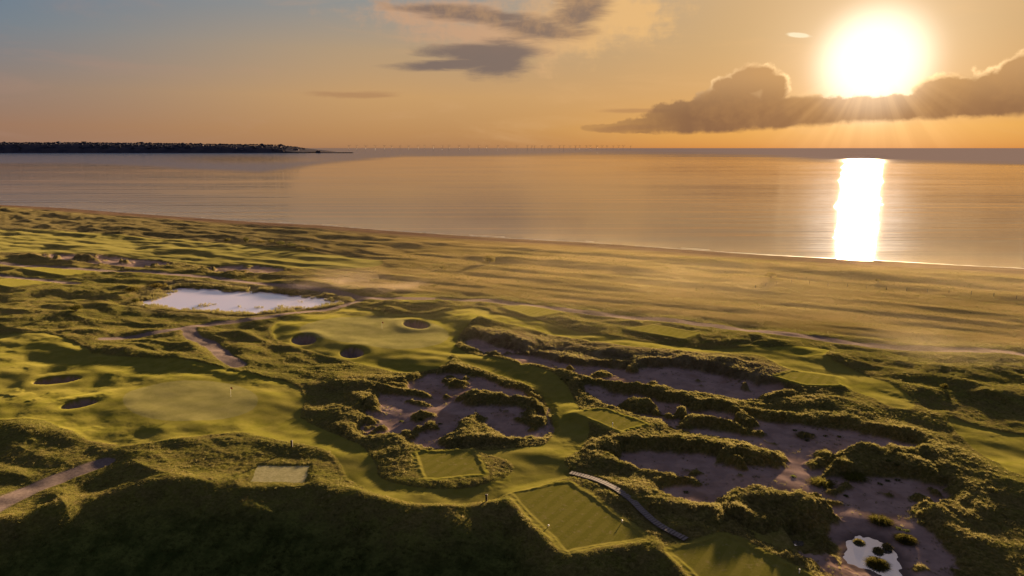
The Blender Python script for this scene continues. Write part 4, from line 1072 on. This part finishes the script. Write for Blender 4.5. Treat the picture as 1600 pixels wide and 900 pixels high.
def reeds():
    P = np.array(POND); x = rng.uniform(P[:,0].min() - 6, P[:,0].max() + 6, 26000); y = rng.uniform(P[:,1].min() - 6, P[:,1].max() + 6, 26000)
    d = sdf_poly(x, y, POND, 10); near = y < np.interp(x, [P[:,0].min(), P[:,0].max()], [P[:,1].mean()] * 2)
    n = fbm(x, y, 7, 3, 301)
    k = ((d > -1.0) & (d < 4.0) & (n > -0.15)) | ((d < -1) & (d > -9) & near & (n > 0.35) & (x > P[:,0].mean() - 8) & (rng.uniform(0, 1, len(x)) < .35)) | ((d < 0) & (d > -2.6) & (n > 0.2))
    x, y = x[k], y[k]; z = np.maximum(height(x, y), -0.85)
    me = tuft_mesh('reed_clump', 12, 0.80, 0.045, 0.22, PALE_BLADE, 0.3, 9)
    scatter('reed_grass', 'reeds and rushes fringing the pond', me, np.column_stack([x, y, z]), rng.uniform(0.6, 1.15, len(x)), 5)
reeds()

# ------------------------------------------------------------------ small built things
def boardwalk():
    P = np.array(smooth_loop(BOARD, False, 2)); seg = np.hypot(*np.diff(P, axis=0).T); L = np.concatenate([[0], np.cumsum(seg)])
    n = int(L[-1] / 0.46); t = np.linspace(0, L[-1], n); X = np.interp(t, L, P[:,0]); Y = np.interp(t, L, P[:,1])
    Zr = height(X, Y); Z = np.convolve(np.pad(Zr, 10, 'edge'), np.ones(21)/21, 'valid') + 0.22
    A = np.arctan2(np.gradient(Y), np.gradient(X)); r = np.random.default_rng(2)
    root = empty('boardwalk', (float(X[0]), float(Y[0]), float(Z[0])))
    V = []; Fc = []; box(0, 0, 0, 0.40, 1.05, 0.06, V, Fc, 0.97); me = None
    for i in range(n):
        if me is None: o = mesh_obj('plank', V, Fc, WOOD, root); me = o.data
        else: o = link('plank', me, root)
        o.location = (X[i]-X[0], Y[i]-Y[0], Z[i]-Z[0] + r.uniform(-.012, .012)); o.rotation_euler = (0, -math.atan2(np.gradient(Z)[i], .46), A[i] + r.uniform(-.03, .03))
        o.scale = (r.uniform(.92, 1.05), r.uniform(.95, 1.05), 1)
    for s_ in (-.4, .4):
        V = []; Fc = []; tube([(X[i]-X[0] - s_*math.sin(A[i]), Y[i]-Y[0] + s_*math.cos(A[i]), Z[i]-Z[0]-.10) for i in range(0, n, 4)], [.08]*len(range(0, n, 4)), 4, V, Fc); mesh_obj('bearer', V, Fc, WOOD, root)
    tag(root, 'narrow curving wooden boardwalk between the large tee and the dunes', 'boardwalk')
boardwalk()
def post(px, py, label):
    x, y, z = at(px, py); root = empty('wooden_post', (x, y, z)); V = []; Fc = []
    box(0, 0, .45, .30, .26, 1.1, V, Fc, .92); mesh_obj('shaft', V, Fc, DARKWOOD, root); V = []; Fc = []; box(0, 0, 1.06, .40, .36, .12, V, Fc, .75); mesh_obj('cap', V, Fc, DARKWOOD, root)
    tag(root, label, 'post')
post(456, 698, 'squat dark wooden post above the straw coloured tee mat')
post(760, 784, 'squat dark wooden post at the fairway edge left of the large tee')
def flag(px, py, label):
    x, y, z = at(px, py); root = empty('flagstick', (x, y, z)); V = []; Fc = []
    tube([(0,0,-.1),(0,0,1.0),(0,0,2.1)], [.022,.018,.014], 6, V, Fc); mesh_obj('pole', V, Fc, WHITE, root)
    V = []; Fc = []
    for i in range(5):
        for j in range(3): V.append((.02 + i*.11, .05*math.sin(i*1.3 + j*.4), 2.08 - j*.17 - .01*i*i))
    for i in range(4):
        for j in range(2): a = i*3+j; Fc.append((a, a+3, a+4, a+1))
    o = mesh_obj('flag', V, Fc, FLAGRED, root); md = o.modifiers.new('cloth', 'SOLIDIFY'); md.thickness = .01
    tag(root, label, 'golf flag')
flag(361, 620, 'dark flag on the large left putting green'); flag(597, 514, 'flagstick on the golden green below the hill')
def marker(px, py, h, label):
    x, y, z = at(px, py); root = empty('tee_marker', (x, y, z)); V = []; Fc = []
    tube([(0,0,-.05),(0,0,h*.8)], [.06,.06], 8, V, Fc); mesh_obj('peg', V, Fc, WHITE, root); V = []; Fc = []; tube([(0,0,h*.8),(0,0,h*.9),(0,0,h)], [.10,.12,.05], 8, V, Fc); mesh_obj('head', V, Fc, WHITE, root)
    tag(root, label, 'tee marker')
marker(957, 667, .85, 'slim white marker on the small tee above the fairway fork'); marker(972, 816, .35, 'small white marker at the right edge of the large tee')
marker(1249, 895, .55, 'white marker on the lower tee by the bottom edge'); marker(857, 823, .28, 'small pale marker near the left edge of the large tee')
def fence(pts, label, step=6.0):
    P = np.array(smooth_loop(to_ground(pts), False, 4)); seg = np.hypot(*np.diff(P, axis=0).T); L = np.concatenate([[0], np.cumsum(seg)])
    n = int(L[-1] / step); t = np.linspace(0, L[-1], n); X = np.interp(t, L, P[:,0]); Y = np.interp(t, L, P[:,1]); Z = height(X, Y)
    root = empty('wire_fence', (float(X[0]), float(Y[0]), float(Z[0]))); V = []; Fc = []; tube([(0,0,-.3),(0,0,1.3)], [.09,.08], 6, V, Fc); me = None; r = np.random.default_rng(8)
    for i in range(n):
        if me is None: o = mesh_obj('post', V, Fc, DARKWOOD, root); me = o.data
        else: o = link('post', me, root)
        o.location = (X[i]-X[0], Y[i]-Y[0], Z[i]-Z[0]); o.rotation_euler = (r.uniform(-.06,.06), r.uniform(-.06,.06), 0); o.scale = (1, 1, r.uniform(.85, 1.15))
    for h in (.45, .8, 1.15):
        V = []; Fc = []; tube([(X[i]-X[0], Y[i]-Y[0], Z[i]-Z[0]+h) for i in range(n)], [.012]*n, 3, V, Fc); mesh_obj('wire', V, Fc, DARKWOOD, root)
    tag(root, label, 'fence')
fence([(1180,452),(1232,444),(1330,448),(1440,454),(1520,461),(1600,467),(1700,474)], 'thin post and wire fence crossing the golden seaward grassland')

# ------------------------------------------------------------------ thin ground mist over the land
def mist(name, x0, x1, y0, y1, z0, z1, dens, g, colr, label, step, nscale, lo, hi, fall, soft=60.0, softy=None):
    softy = softy or soft
    V = []; Fc = []; box((x0+x1)/2, (y0+y1)/2, (z0+z1)/2, x1-x0, y1-y0, z1-z0, V, Fc)
    m, b = material(name)
    P = b.node('ShaderNodeNewGeometry').outputs['Position']
    sp = b.node('ShaderNodeSeparateXYZ'); b.put(sp.inputs[0], P); X, Y, Z = sp.outputs
    n = b.noise(b.mapping(P, rot=(0, 0, -SHORE_ANG), scale=(0.5, 1, 2.0)), nscale, 3, 0.6)
    d = b.mul(b.sstep(n, lo, hi), b.sstep(Z, z1, z0 + (z1 - z0) * fall))
    if name == 'ground_mist':     # it lies on the land and thins out at the water's edge
        off = b.sub(b.add(b.mul(X, math.tan(SHORE_ANG)), SHORE[9][1] - SHORE[9][0] * math.tan(SHORE_ANG)), Y)
        d = b.mul(d, b.sstep(off, 4.0, 45.0))
        d = b.mul(d, b.sstep(X, -150, 160, 0.6, 2.3))
    d = b.mul(d, b.mul(b.sstep(X, x0, x0 + soft), b.sstep(X, x1, x1 - soft)))
    d = b.mul(d, b.mul(b.sstep(Y, y0, y0 + softy), b.sstep(Y, y1, y1 - softy)))
    pv = b.node('ShaderNodeVolumePrincipled')
    pv.inputs['Color'].default_value = tuple(colr) + (1,); pv.inputs['Anisotropy'].default_value = g
    b.put(pv.inputs['Density'], b.mul(d, dens))
    finish(b, None, vol=pv.outputs[0])
    try: m.cycles.volume_step_rate = step
    except Exception: pass
    o = mesh_obj(name, V, Fc, m); tag(o, label, None, None, 'stuff')
mist('ground_mist', -620, 640, 140, 720, -6, 16, 0.00040, 0.5, (1.0, 0.82, 0.52), 'thin golden morning mist lying over the seaward grassland', 1.0, 0.014, 0.34, 0.66, 0.2, 260.0, 60.0)
mist('pond_mist', -85, -25, 226, 262, -1.2, 7, 0.012, 0.5, (1.0, 0.80, 0.70), 'wisp of pinkish mist rising off the far edge of the pond', 1.0, 0.09, 0.40, 0.70, 0.1, 12.0)

for (px, py, L, dn, lb) in ((1040, 452, 42, 0.0016, 'golden drift of mist over the seaward grassland'), (1530, 560, 34, 0.0022, 'faint golden mist behind the right hand dunes')):
    gx, gy = (float(c) for c in ground(px, py))
    mist('drifting_mist', gx - L, gx + L, gy - L * .5, gy + L * .5, -1, 13, dn, 0.5, (1.0, 0.84, 0.55), lb, 1.0, 0.045, 0.38, 0.68, 0.1, L * .6, L * .3)
